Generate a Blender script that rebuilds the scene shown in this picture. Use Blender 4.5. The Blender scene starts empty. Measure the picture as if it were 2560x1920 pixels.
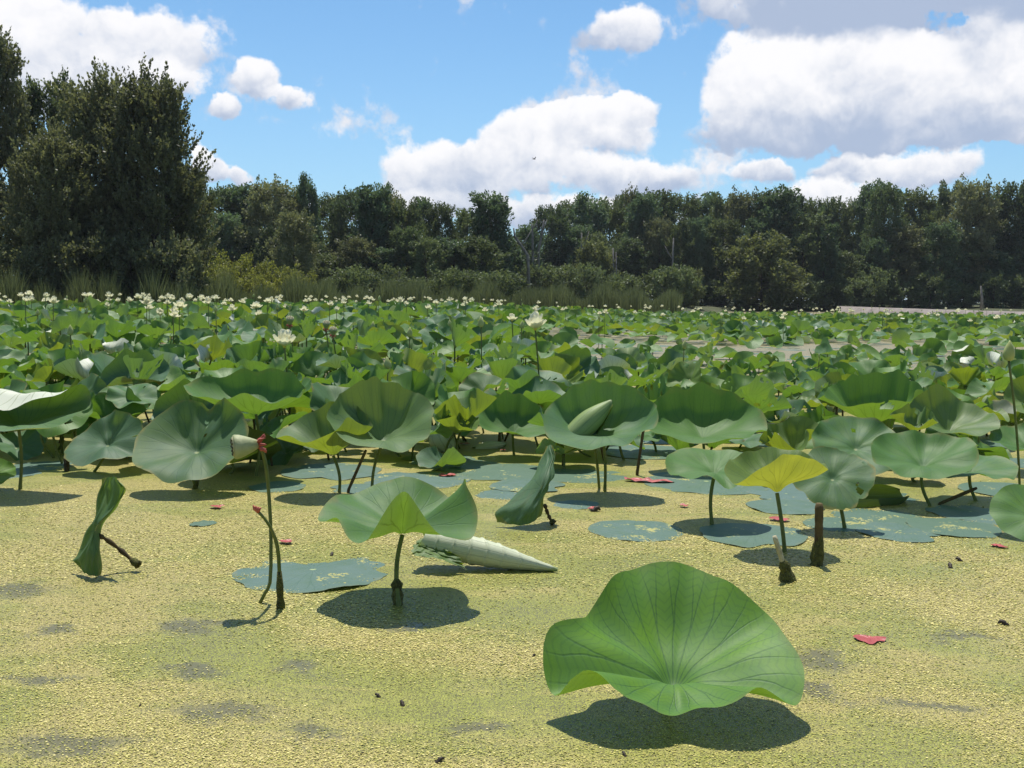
import bpy, math, random
import numpy as np
from mathutils import Matrix, Vector, Euler

rad = math.radians
scene = bpy.context.scene
COL = scene.collection

# ------------------------------------------------------------------ camera
CAM_H = 1.05
F = 2512.0                                   # focal length in pixels of the 2560 px wide photograph
cam_data = bpy.data.cameras.new("camera")
cam_data.sensor_width = 36.0
cam_data.lens = 36.0 * F / 2560.0
cam_data.clip_start = 0.05
cam_data.clip_end = 6000
cam = bpy.data.objects.new("camera", cam_data)
COL.objects.link(cam)
CAM_M = Matrix.Translation((0, 0, CAM_H)) @ Euler((rad(90 - 4.85), 0, 0)).to_matrix().to_4x4() @ Matrix.Rotation(rad(0.49), 4, 'Z')
cam.matrix_world = CAM_M
scene.camera = cam

# ------------------------------------------------------------------ sun, exposure
SUN_EL, SUN_AZ = 68.0, -7.0                  # ahead of the camera, a little to the left
sun_vec = Vector((math.sin(rad(SUN_AZ)) * math.cos(rad(SUN_EL)), math.cos(rad(SUN_AZ)) * math.cos(rad(SUN_EL)), math.sin(rad(SUN_EL))))
sd = bpy.data.lights.new("sun", 'SUN')
sd.energy = 5.0
sd.angle = rad(0.5)
sd.color = (1.0, 0.955, 0.88)
sun = bpy.data.objects.new("sun", sd)
sun.rotation_euler = sun_vec.to_track_quat('Z', 'Y').to_euler()
sun.location = (0, 0, 30)
COL.objects.link(sun)
scene.view_settings.view_transform = 'Standard'
scene.view_settings.look = 'None'
scene.view_settings.exposure = 0.28
scene.view_settings.gamma = 1.0
scene.cycles.max_bounces = 5
scene.cycles.transparent_max_bounces = 4
scene.cycles.caustics_reflective = False
scene.cycles.caustics_refractive = False
scene.cycles.use_denoising = True


# ------------------------------------------------------------------ node helper
class NT:
    """small helper to write node trees as expressions"""
    def __init__(self, tree):
        self.t = tree
        self.n = tree.nodes
        self.l = tree.links
    def new(self, kind, **kw):
        nd = self.n.new(kind)
        for k, v in kw.items():
            setattr(nd, k, v)
        return nd
    def put(self, sock, v):
        if v is None:
            return
        if hasattr(v, 'is_linked') or isinstance(v, bpy.types.NodeSocket):
            self.l.new(v, sock)
        else:
            if isinstance(v, (tuple, list)) and len(v) == 3 and sock.type == 'RGBA':
                v = (*v, 1.0)
            sock.default_value = v
    def m(self, op, a, b=None, c=None, clamp=False):
        nd = self.new('ShaderNodeMath', operation=op, use_clamp=clamp)
        self.put(nd.inputs[0], a); self.put(nd.inputs[1], b); self.put(nd.inputs[2], c)
        return nd.outputs[0]
    def v(self, op, a, b=None, out=0):
        nd = self.new('ShaderNodeVectorMath', operation=op)
        self.put(nd.inputs[0], a); self.put(nd.inputs[1], b)
        return nd.outputs[out]
    def scale(self, a, s):
        nd = self.new('ShaderNodeVectorMath', operation='SCALE')
        self.put(nd.inputs[0], a); self.put(nd.inputs['Scale'], s)
        return nd.outputs[0]
    def xyz(self, x, y, z=0.0):
        nd = self.new('ShaderNodeCombineXYZ')
        self.put(nd.inputs[0], x); self.put(nd.inputs[1], y); self.put(nd.inputs[2], z)
        return nd.outputs[0]
    def sep(self, a):
        nd = self.new('ShaderNodeSeparateXYZ'); self.put(nd.inputs[0], a)
        return nd.outputs
    def noise(self, vec, scale, detail=4.0, rough=0.5, dist=0.0, out=0):
        nd = self.new('ShaderNodeTexNoise')
        self.put(nd.inputs['Vector'], vec)
        nd.inputs['Scale'].default_value = scale
        nd.inputs['Detail'].default_value = detail
        nd.inputs['Roughness'].default_value = rough
        nd.inputs['Distortion'].default_value = dist
        return nd.outputs[out]
    def ss(self, x, lo, hi, a=0.0, b=1.0):
        nd = self.new('ShaderNodeMapRange', interpolation_type='SMOOTHSTEP')
        self.put(nd.inputs[0], x); self.put(nd.inputs[1], lo); self.put(nd.inputs[2], hi)
        self.put(nd.inputs[3], a); self.put(nd.inputs[4], b)
        return nd.outputs[0]
    def mix(self, fac, a, b, blend='MIX'):
        nd = self.new('ShaderNodeMix', data_type='RGBA', blend_type=blend)
        self.put(nd.inputs[0], fac); self.put(nd.inputs[6], a); self.put(nd.inputs[7], b)
        return nd.outputs[2]
    def ramp(self, fac, stops, interp='LINEAR'):
        nd = self.new('ShaderNodeValToRGB')
        cr = nd.color_ramp
        cr.interpolation = interp
        while len(cr.elements) > 1:
            cr.elements.remove(cr.elements[-1])
        cr.elements[0].position = stops[0][0]; cr.elements[0].color = (*stops[0][1], 1)
        for p, c in stops[1:]:
            e = cr.elements.new(p); e.color = (*c, 1)
        self.put(nd.inputs[0], fac)
        return nd.outputs[0]


# ------------------------------------------------------------------ sky: Nishita air with cumulus clouds laid out by direction
world = bpy.data.worlds.new("World")
scene.world = world
world.use_nodes = True
world.cycles.sampling_method = 'MANUAL'
world.cycles.sample_map_resolution = 512
SKY_STRENGTH = 0.135


def build_sky():
    t = NT(world.node_tree)
    t.n.clear()
    out = t.new('ShaderNodeOutputWorld')
    bg = t.new('ShaderNodeBackground')
    bg.inputs['Strength'].default_value = SKY_STRENGTH
    t.l.new(bg.outputs[0], out.inputs[0])
    sky = t.new('ShaderNodeTexSky', sky_type='NISHITA')
    sky.sun_disc = False
    sky.sun_elevation = rad(SUN_EL)
    sky.sun_rotation = rad(SUN_AZ)
    sky.altitude = 50
    sky.air_density = 1.0
    sky.dust_density = 0.6
    sky.ozone_density = 2.2
    co = t.new('ShaderNodeTexCoord').outputs['Generated']
    d = t.v('NORMALIZE', co)
    dx, dy, dz = t.sep(d)
    az = t.m('MULTIPLY', t.m('ARCTAN2', dx, dy), 180 / math.pi)
    el = t.m('MULTIPLY', t.m('ARCSINE', dz), 180 / math.pi)
    ae = t.xyz(az, el, 0)
    n1 = t.v('SUBTRACT', t.noise(d, 9.0, 5, .6, out=1), (.5, .5, .5))
    n2 = t.v('SUBTRACT', t.noise(d, 34.0, 6, .62, out=1), (.5, .5, .5))
    warp = t.v('ADD', t.scale(n1, 2.8), t.scale(n2, .95))
    aw = t.v('ADD', ae, warp)

    def e(px, py):   # direction in degrees of a spot in the sky
        hy = 736 + px * 22 / 2560
        return math.degrees(math.atan((px - 1280) / F)), math.degrees(math.atan((hy - py) / F))
    # clouds seen in the photograph: centre, half width, half height (photo units), shade offset
    K = 0.0228
    blobs = [(110, 165, 250, 110, .25), (400, 150, 130, 85, .3), (250, 260, 260, 90, .1), (430, 250, 45, 70, .2),
             (640, 225, 62, 62, .3), (725, 280, 75, 40, .2), (560, 310, 32, 34, .2),
             (1540, 84, 118, 70, .15),
             (1110, 450, 190, 95, .1), (1300, 400, 190, 105, .2), (1480, 330, 170, 75, .25), (1580, 285, 85, 40, .3), (1560, 450, 190, 60, .05),
             (1960, 240, 235, 140, .35), (2180, 220, 160, 100, .3), (2330, 290, 170, 140, .15), (2530, 270, 130, 150, .3), (2150, 340, 420, 80, -.45),
             (2330, 30, 620, 130, -.9), (2470, 22, 300, 110, -.95), (2120, 60, 330, 90, -.75), (2080, 270, 330, 150, .2), (2130, 195, 150, 90, .25), (2420, 150, 120, 80, .1), (2460, 340, 200, 80, -.1), (1850, 20, 130, 70, .1),
             (1890, 440, 80, 30, .1), (2090, 440, 90, 36, .0), (2040, 500, 130, 45, .2), (2300, 455, 170, 48, .2),
             (520, 440, 40, 44, .1), (590, 455, 52, 32, .1), (980, 520, 260, 40, .0), (1400, 540, 300, 45, -.1)]
    num, den, field = None, None, None
    for (px, py, rx, ry, sh) in blobs:
        cx, cy = e(px, py)
        q = t.v('DIVIDE', t.v('SUBTRACT', aw, (cx, cy, 0)), (rx * K * 1.06, ry * K * 1.06, 1.0))
        w = t.m('SUBTRACT', 1.0, t.v('LENGTH', q, out=1), clamp=True)
        hgt = t.m('ADD', t.sep(q)[1], sh)
        wh = t.m('MULTIPLY', w, hgt)
        num = wh if num is None else t.m('ADD', num, wh)
        den = w if den is None else t.m('ADD', den, w)
        field = w if field is None else t.m('MAXIMUM', field, w)
    # the same kind of broken cumulus goes on all round the sky
    outside = t.m('MAXIMUM', t.ss(t.m('ABSOLUTE', az), 31, 38), t.ss(el, 21, 26))
    gw = t.m('MULTIPLY', t.m('MULTIPLY', t.ss(t.noise(t.xyz(t.m('MULTIPLY', az, .05), t.m('MULTIPLY', el, .09)), 1.0, 4, .5), .53, .75), outside), .8)
    gw = t.m('MULTIPLY', gw, t.ss(el, 0, 4))
    fine = t.m('ADD', t.m('SUBTRACT', t.noise(d, 13.0, 9, .58), .5), t.m('MULTIPLY', t.m('SUBTRACT', t.noise(t.v('ADD', d, t.scale(n1, .03)), 45.0, 6, .6), .5), .35))
    dens = t.ss(t.m('ADD', t.m('MAXIMUM', den, gw), t.m('MULTIPLY', t.m('MULTIPLY', fine, 1.7), t.ss(den, .22, .85, 1.0, .12))), .10, .38)
    h = t.m('DIVIDE', num, t.m('ADD', den, .05))
    bill = t.m('SUBTRACT', t.noise(t.v('ADD', d, t.scale(n1, .05)), 22.0, 6, .55), .5)
    bill2 = t.m('SUBTRACT', t.noise(t.v('ADD', d, (0, 0, .012)), 22.0, 6, .55), .5)
    shade = t.m('ADD', t.m('ADD', h, t.m('MULTIPLY', bill, 1.1)), t.m('MULTIPLY', t.m('SUBTRACT', bill, bill2), 1.2))
    lit = t.ss(shade, -.8, .66)
    b = 1.0 / SKY_STRENGTH
    ccol = t.mix(lit, (.36 * b, .43 * b, .57 * b), (.84 * b, .83 * b, .84 * b))
    # thin veil of haze near the horizon
    veil = t.ss(el, 17, 0, 0.0, .4)
    base = t.mix(veil, t.mix(1.0, sky.outputs[0], (.53, .73, .82), 'MULTIPLY'), (.36 * b, .54 * b, .76 * b))
    col = t.mix(t.m('MULTIPLY', dens, .97), base, ccol)
    t.l.new(col, bg.inputs['Color'])


build_sky()


# ------------------------------------------------------------------ measuring helpers: photo pixel -> place in the world
def ray(px, py):
    v = Vector(((px - 1280) / F, -(py - 960) / F, -1.0))
    return (CAM_M.to_3x3() @ v)


def ground(px, py, z=0.0):
    r = ray(px, py)
    k = (z - CAM_H) / r.z
    return Vector((r.x * k, r.y * k, z))


def at(px, py, d):
    r = ray(px, py)
    k = d / r.y
    return Vector((r.x * k, d, CAM_H + r.z * k))


def hy_at(px):
    return 736 + px * 22 / 2560


# ------------------------------------------------------------------ object helpers
def mesh_np(name, verts, quads=None, tris=None, uv=None, smooth=True, mat=None, tint=None):
    verts = np.asarray(verts, dtype=np.float32).reshape(-1, 3)
    me = bpy.data.meshes.new(name)
    nq = 0 if quads is None else len(quads)
    nt = 0 if tris is None else len(tris)
    loops = []
    if nq: loops.append(np.asarray(quads, dtype=np.int32).ravel())
    if nt: loops.append(np.asarray(tris, dtype=np.int32).ravel())
    loops = np.concatenate(loops)
    starts = np.concatenate([np.arange(nq) * 4, nq * 4 + np.arange(nt) * 3]).astype(np.int32)
    me.vertices.add(len(verts)); me.vertices.foreach_set('co', verts.ravel())
    me.loops.add(len(loops)); me.loops.foreach_set('vertex_index', loops)
    me.polygons.add(nq + nt); me.polygons.foreach_set('loop_start', starts)
    if smooth:
        me.polygons.foreach_set('use_smooth', np.ones(nq + nt, dtype=bool))
    if uv is not None:
        ul = me.uv_layers.new(name='UVMap')
        ul.data.foreach_set('uv', np.asarray(uv, dtype=np.float32)[loops].ravel())
    if tint is not None:
        a = me.attributes.new('tint', 'FLOAT', 'POINT')
        a.data.foreach_set('value', np.asarray(tint, dtype=np.float32))
    if mat: me.materials.append(mat)
    me.update(); me.validate()
    return me


def obj(name, me, parent=None, loc=(0, 0, 0), rot=(0, 0, 0), scale=(1, 1, 1)):
    o = bpy.data.objects.new(name, me)
    COL.objects.link(o)
    o.parent = parent
    o.location = loc; o.rotation_euler = rot; o.scale = scale
    return o


def tag(o, label, cat, group=None):
    o['label'] = label; o['category'] = cat
    if group: o['group'] = group
    return o


def thing(name, label, cat, loc=(0, 0, 0), rotz=0.0, group=None):
    o = bpy.data.objects.new(name, None)
    COL.objects.link(o)
    o.empty_display_size = .1
    o.location = loc; o.rotation_euler = (0, 0, rotz)
    return tag(o, label, cat, group)


def tube_data(pts, radii, sides=8, cap=True):
    pts = [Vector(p) for p in pts]
    V, Q, T = [], [], []
    n = len(pts)
    ref = Vector((0.31, 0.94, 0.1)).normalized()
    for i, p in enumerate(pts):
        tdir = (pts[min(i + 1, n - 1)] - pts[max(i - 1, 0)]).normalized()
        a = tdir.cross(ref)
        if a.length < 1e-3: a = tdir.cross(Vector((1, 0, 0)))
        a.normalize(); b = tdir.cross(a)
        for k in range(sides):
            an = 2 * math.pi * k / sides
            V.append(p + (a * math.cos(an) + b * math.sin(an)) * radii[i])
    for i in range(n - 1):
        for k in range(sides):
            k2 = (k + 1) % sides
            Q.append((i * sides + k, i * sides + k2, (i + 1) * sides + k2, (i + 1) * sides + k))
    if cap:
        V.append(pts[0]); V.append(pts[-1])
        c0, c1 = len(V) - 2, len(V) - 1
        for k in range(sides):
            k2 = (k + 1) % sides
            T.append((c0, k2, k)); T.append((c1, (n - 1) * sides + k, (n - 1) * sides + k2))
    return np.array([tuple(v) for v in V]), np.array(Q, dtype=int).reshape(-1, 4), np.array(T, dtype=int).reshape(-1, 3)


def join(parts):
    V, Q, T, off = [], [], [], 0
    for v, q, tt in parts:
        V.append(v); Q.append(np.asarray(q, dtype=int).reshape(-1, 4) + off); T.append(np.asarray(tt, dtype=int).reshape(-1, 3) + off)
        off += len(v)
    return np.concatenate(V), np.concatenate(Q), np.concatenate(T)


def tube_mesh(name, pts, radii, mat, sides=8):
    v, q, tt = tube_data(pts, radii, sides)
    return mesh_np(name, v, q, tt, mat=mat)


# ------------------------------------------------------------------ materials
def new_mat(name):
    m = bpy.data.materials.new(name)
    m.use_nodes = True
    t = NT(m.node_tree)
    t.n.clear()
    return m, t, t.new('ShaderNodeOutputMaterial')


def lotus_mat(name, top=(.085, .165, .075), blue=(.10, .19, .135), under=(.30, .37, .17), trans=(.20, .33, .025), tw=.34, gloss=.42, rough=.48, worn=.2, weed=False, vk=.5):
    m, t, out = new_mat(name)
    uv = t.new('ShaderNodeUVMap').outputs[0]
    p = t.scale(t.v('SUBTRACT', uv, (.5, .5, 0)), 2.0)
    x, y, _ = t.sep(p)
    r = t.v('LENGTH', p, out=1)
    oi = t.new('ShaderNodeObjectInfo').outputs['Random']
    at_ = t.new('ShaderNodeAttribute', attribute_name='tint').outputs['Fac']
    rnd = t.m('FRACT', t.m('ADD', oi, at_))
    pn = t.v('ADD', p, t.xyz(t.m('MULTIPLY', rnd, 37.0), t.m('MULTIPLY', rnd, 11.0)))
    wob = t.m('MULTIPLY', t.m('SUBTRACT', t.noise(pn, 2.6, 2), .5), .12)
    tt = t.m('MULTIPLY', t.m('ADD', t.m('ARCTAN2', y, x), wob), 22 / (2 * math.pi))
    f = t.m('SUBTRACT', t.m('FRACT', t.m('ADD', tt, .5)), .5)
    af = t.m('ABSOLUTE', f)
    s = t.ss(r, .42, 1.05, 0.0, .27)
    dist = t.m('MULTIPLY', t.m('ABSOLUTE', t.m('SUBTRACT', af, s)), r)
    vein = t.ss(dist, .036, .004)
    vein = t.m('MULTIPLY', vein, t.ss(r, 1.0, .75, .35, 1.0))
    # fine cross veins between the ribs
    cr = t.m('SINE', t.m('ADD', t.m('MULTIPLY', r, 95.0), t.m('MULTIPLY', af, 14.0)))
    net = t.m('MULTIPLY', t.ss(t.m('ADD', cr, t.m('MULTIPLY', t.noise(pn, 30.0, 2), .6)), .75, 1.2), .28 + (.5 if vk > .7 else 0))
    mott = t.noise(pn, 3.2, 5, .55)
    topc = t.mix(t.ss(t.m('ADD', mott, t.m('MULTIPLY', t.m('SUBTRACT', rnd, .5), .7)), .40, .86), top, blue)
    spots = t.ss(t.noise(pn, 14.0, 4, .6), .70, .76)
    topc = t.mix(t.m('MULTIPLY', spots, worn * 2.2), topc, (.24, .20, .07))
    edge = t.m('MULTIPLY', t.ss(t.m('ADD', r, t.m('MULTIPLY', t.m('SUBTRACT', mott, .5), .35)), .93, 1.04), worn * 2)
    topc = t.mix(edge, topc, (.22, .20, .06))
    topc = t.mix(t.m('ADD', t.m('MULTIPLY', vein, vk), t.m('MULTIPLY', net, .35), clamp=True), topc, t.mix(.6, topc, (.03, .09, .055)))
    topc = t.mix(t.ss(r, .055, .02), topc, (.30, .36, .16))
    if weed:
        geo = t.new('ShaderNodeNewGeometry').outputs['Position']
        wn = t.m('ADD', t.m('MULTIPLY', t.noise(geo, 4.5, 6, .66), .75), t.m('MULTIPLY', t.noise(geo, 90.0, 2), .25))
        topc = t.mix(t.ss(wn, .585, .60), topc, t.mix(t.noise(geo, 220.0, 2), (.18, .19, .04), (.50, .46, .16)))
    undc = t.mix(t.m('MULTIPLY', vein, .6), under, (.20, .25, .08))
    back = t.new('ShaderNodeNewGeometry').outputs['Backfacing']
    base = t.mix(back, topc, undc)
    pb = t.new('ShaderNodeBsdfPrincipled')
    t.put(pb.inputs['Base Color'], base)
    t.put(pb.inputs['Roughness'], t.m('ADD', rough, t.m('MULTIPLY', mott, .15)))
    pb.inputs['Specular IOR Level'].default_value = gloss
    tr = t.new('ShaderNodeBsdfTranslucent')
    tcol = t.mix(t.m('ADD', t.m('MULTIPLY', vein, .7), t.m('MULTIPLY', net, .35), clamp=True), trans, tuple(c * .45 for c in trans))
    tcol = t.mix(t.m('MULTIPLY', t.m('SUBTRACT', mott, .4), 1.2, clamp=True), tcol, tuple(c * .7 for c in trans))
    t.put(tr.inputs['Color'], tcol)
    bump = t.new('ShaderNodeBump')
    bump.inputs['Strength'].default_value = .35
    bump.inputs['Distance'].default_value = .004
    hgt = t.m('SUBTRACT', t.m('MULTIPLY', t.noise(pn, 9.0, 4), .5), t.m('MULTIPLY', vein, .35))
    t.put(bump.inputs['Height'], hgt)
    t.l.new(bump.outputs[0], pb.inputs['Normal'])
    mx = t.new('ShaderNodeMixShader')
    mx.inputs[0].default_value = tw
    t.l.new(pb.outputs[0], mx.inputs[1]); t.l.new(tr.outputs[0], mx.inputs[2])
    t.l.new(mx.outputs[0], out.inputs[0])
    return m


M_LEAF = lotus_mat('lotus_leaf_glaucous', top=(.082, .180, .042), blue=(.088, .178, .088), gloss=.32, rough=.5, trans=(.16, .30, .02), vk=.3, worn=.3)
M_GREEN = lotus_mat('lotus_leaf_fresh_green', top=(.10, .21, .035), blue=(.10, .205, .06), trans=(.18, .32, .018), worn=.05)
M_GREEN2 = lotus_mat('lotus_leaf_bright_veined', top=(.135, .275, .030), blue=(.105, .235, .052), trans=(.16, .30, .015), worn=.12, vk=.75, gloss=.28)
M_YELLOW = lotus_mat('lotus_leaf_yellow_green', top=(.11, .19, .04), blue=(.10, .18, .07), under=(.28, .34, .09), trans=(.25, .33, .018), tw=.36, worn=.15)
M_GLOW = lotus_mat('lotus_leaf_sunlit_yellow', top=(.11, .20, .05), blue=(.10, .19, .08), under=(.33, .36, .09), trans=(.36, .38, .03), tw=.44, worn=.15)
M_PALE = lotus_mat('lotus_leaf_pale_underside', under=(.62, .64, .50), top=(.072, .155, .048), blue=(.084, .165, .095), trans=(.14, .25, .02), tw=.22, worn=.1)
M_PAD = lotus_mat('floating_pad', top=(.070, .128, .080), blue=(.080, .138, .112), gloss=.36, rough=.45, tw=.05, worn=.15, weed=True)
M_WORN = lotus_mat('lotus_leaf_worn', top=(.075, .145, .052), blue=(.085, .16, .092), worn=.5, gloss=.3, rough=.5)
M_DARK = lotus_mat('lotus_leaf_decaying', top=(.06, .09, .03), blue=(.07, .10, .05), under=(.10, .12, .03), trans=(.10, .16, .01), tw=.2, worn=.6)


def simple_mat(name, c1, c2, scale=12.0, rough=.7, trans=None, tw=.3, spec=.3, bump=.3, c3=None):
    m, t, out = new_mat(name)
    co = t.new('ShaderNodeTexCoord').outputs['Object']
    n = t.noise(co, scale, 6, .6)
    stops = [(.34, c1), (.66, c2)]
    if c3: stops.append((.74, c3))
    col = t.ramp(n, stops)
    pb = t.new('ShaderNodeBsdfPrincipled')
    t.put(pb.inputs['Base Color'], col)
    pb.inputs['Roughness'].default_value = rough
    pb.inputs['Specular IOR Level'].default_value = spec
    bp = t.new('ShaderNodeBump'); bp.inputs['Strength'].default_value = bump; bp.inputs['Distance'].default_value = .01
    t.put(bp.inputs['Height'], t.noise(co, scale * 3, 4))
    t.l.new(bp.outputs[0], pb.inputs['Normal'])
    if trans:
        tr = t.new('ShaderNodeBsdfTranslucent'); t.put(tr.inputs[0], trans)
        mx = t.new('ShaderNodeMixShader'); mx.inputs[0].default_value = tw
        t.l.new(pb.outputs[0], mx.inputs[1]); t.l.new(tr.outputs[0], mx.inputs[2])
        t.l.new(mx.outputs[0], out.inputs[0])
    else:
        t.l.new(pb.outputs[0], out.inputs[0])
    return m


M_STALK = simple_mat('green_stalk', (.07, .10, .02), (.16, .17, .04), 9, .55)
M_STALK_BROWN = simple_mat('brown_stalk', (.045, .032, .015), (.12, .085, .03), 14, .8)
M_ALGAE = simple_mat('algae_crust', (.04, .04, .012), (.13, .13, .03), 60, .9, bump=1.0, c3=(.28, .26, .09))
M_PETAL = simple_mat('cream_petal', (.84, .81, .60), (.90, .88, .74), 8, .5, trans=(.90, .86, .58), tw=.35, bump=.05)
M_FLOWER_HEART = simple_mat('yellow_flower_heart', (.65, .48, .05), (.75, .60, .12), 40, .7)
M_BUD = simple_mat('green_bud', (.30, .36, .10), (.55, .56, .24), 10, .5, trans=(.5, .5, .15), tw=.15, bump=.05)
M_POD = simple_mat('pale_green_pod', (.24, .27, .12), (.38, .39, .22), 14, .6)
M_POD_FACE = simple_mat('pod_face', (.30, .29, .15), (.42, .40, .24), 60, .7)
M_SEED = simple_mat('dark_seed', (.05, .05, .02), (.10, .09, .03), 30, .6)
M_RED = simple_mat('red_decay', (.26, .035, .035), (.42, .09, .08), 18, .45, c3=(.40, .22, .06))
M_PINK = simple_mat('red_petal_remains', (.32, .06, .045), (.45, .12, .08), 18, .6)
M_TWIG = simple_mat('wet_twig', (.018, .014, .010), (.07, .05, .03), 30, .6)
M_STICK = simple_mat('pale_dry_stick', (.26, .22, .12), (.46, .42, .28), 22, .8)
M_BARK = simple_mat('bark', (.03, .025, .02), (.075, .062, .048), 6, .9, bump=.8)
M_DEADWOOD = simple_mat('bleached_deadwood', (.12, .108, .09), (.24, .22, .19), 4, .85, bump=.6)
M_BIRD = simple_mat('dark_feathers', (.015, .013, .012), (.03, .027, .024), 10, .7)


def foliage_mat(name, dark, light, trans, tw=.38):
    m, t, out = new_mat(name)
    co = t.new('ShaderNodeTexCoord').outputs['Object']
    oi = t.new('ShaderNodeObjectInfo').outputs['Random']
    at_ = t.new('ShaderNodeAttribute', attribute_name='tint').outputs['Fac']
    n = t.noise(t.v('ADD', co, t.xyz(t.m('MULTIPLY', oi, 31.0), 0, 0)), .55, 3)
    k = t.m('ADD', t.m('MULTIPLY', at_, .55), t.m('ADD', t.m('MULTIPLY', n, .5), t.m('MULTIPLY', t.m('SUBTRACT', oi, .5), .6)))
    col = t.ramp(k, [(.18, dark), (.85, light)])
    pb = t.new('ShaderNodeBsdfPrincipled')
    t.put(pb.inputs['Base Color'], col)
    pb.inputs['Roughness'].default_value = .5
    pb.inputs['Specular IOR Level'].default_value = .2
    tr = t.new('ShaderNodeBsdfTranslucent')
    t.put(tr.inputs[0], t.mix(k, tuple(c * .6 for c in trans), trans))
    mx = t.new('ShaderNodeMixShader'); mx.inputs[0].default_value = tw
    t.l.new(pb.outputs[0], mx.inputs[1]); t.l.new(tr.outputs[0], mx.inputs[2])
    t.l.new(mx.outputs[0], out.inputs[0])
    return m


M_FOL = foliage_mat('broadleaf_foliage', (.060, .085, .040), (.165, .210, .095), (.20, .25, .07))
M_FOL_BROWN = foliage_mat('brownish_foliage', (.085, .096, .052), (.205, .215, .112), (.24, .26, .085))
M_FOL_COOL = foliage_mat('cool_green_foliage', (.050, .085, .046), (.135, .190, .105), (.16, .24, .08))
M_FOL_DEEP = foliage_mat('deep_green_foliage', (.040, .062, .032), (.110, .150, .070), (.13, .18, .05))
M_FOL_PALE = foliage_mat('willow_foliage', (.085, .105, .045), (.19, .21, .095), (.24, .27, .07), .45)
M_FOL_YEL = foliage_mat('yellowish_shrub_foliage', (.085, .10, .025), (.22, .23, .06), (.30, .32, .05), .45)
M_REED = foliage_mat('reed_blades', (.070, .100, .042), (.25, .24, .13), (.22, .26, .09), .4)


# gaps in the weed where murky water shows: centre and half size on the water, measured from the photograph
OPEN_PX = [(752, 1669, 60, 15), (463, 1568, 70, 17), (492, 1676, 90, 15), (145, 1568, 34, 14), (35, 1475, 80, 22), (1013, 1572, 60, 12), (174, 1857, 150, 22), (579, 1772, 120, 24), (781, 1826, 90, 22), (1186, 1811, 70, 14),
           (2050, 1655, 70, 24), (2075, 1722, 40, 24), (2330, 1770, 120, 16), (2420, 1600, 90, 10), (90, 1700, 100, 12)]


def open_patches():
    out = []
    for px, py, rx, ry in OPEN_PX:
        c = ground(px, py); a = ground(px, py - ry); b = ground(px, py + ry)
        out.append((c.x, (a.y + b.y) / 2, rx / F * c.y, (a.y - b.y) / 2))
    return out


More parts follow.
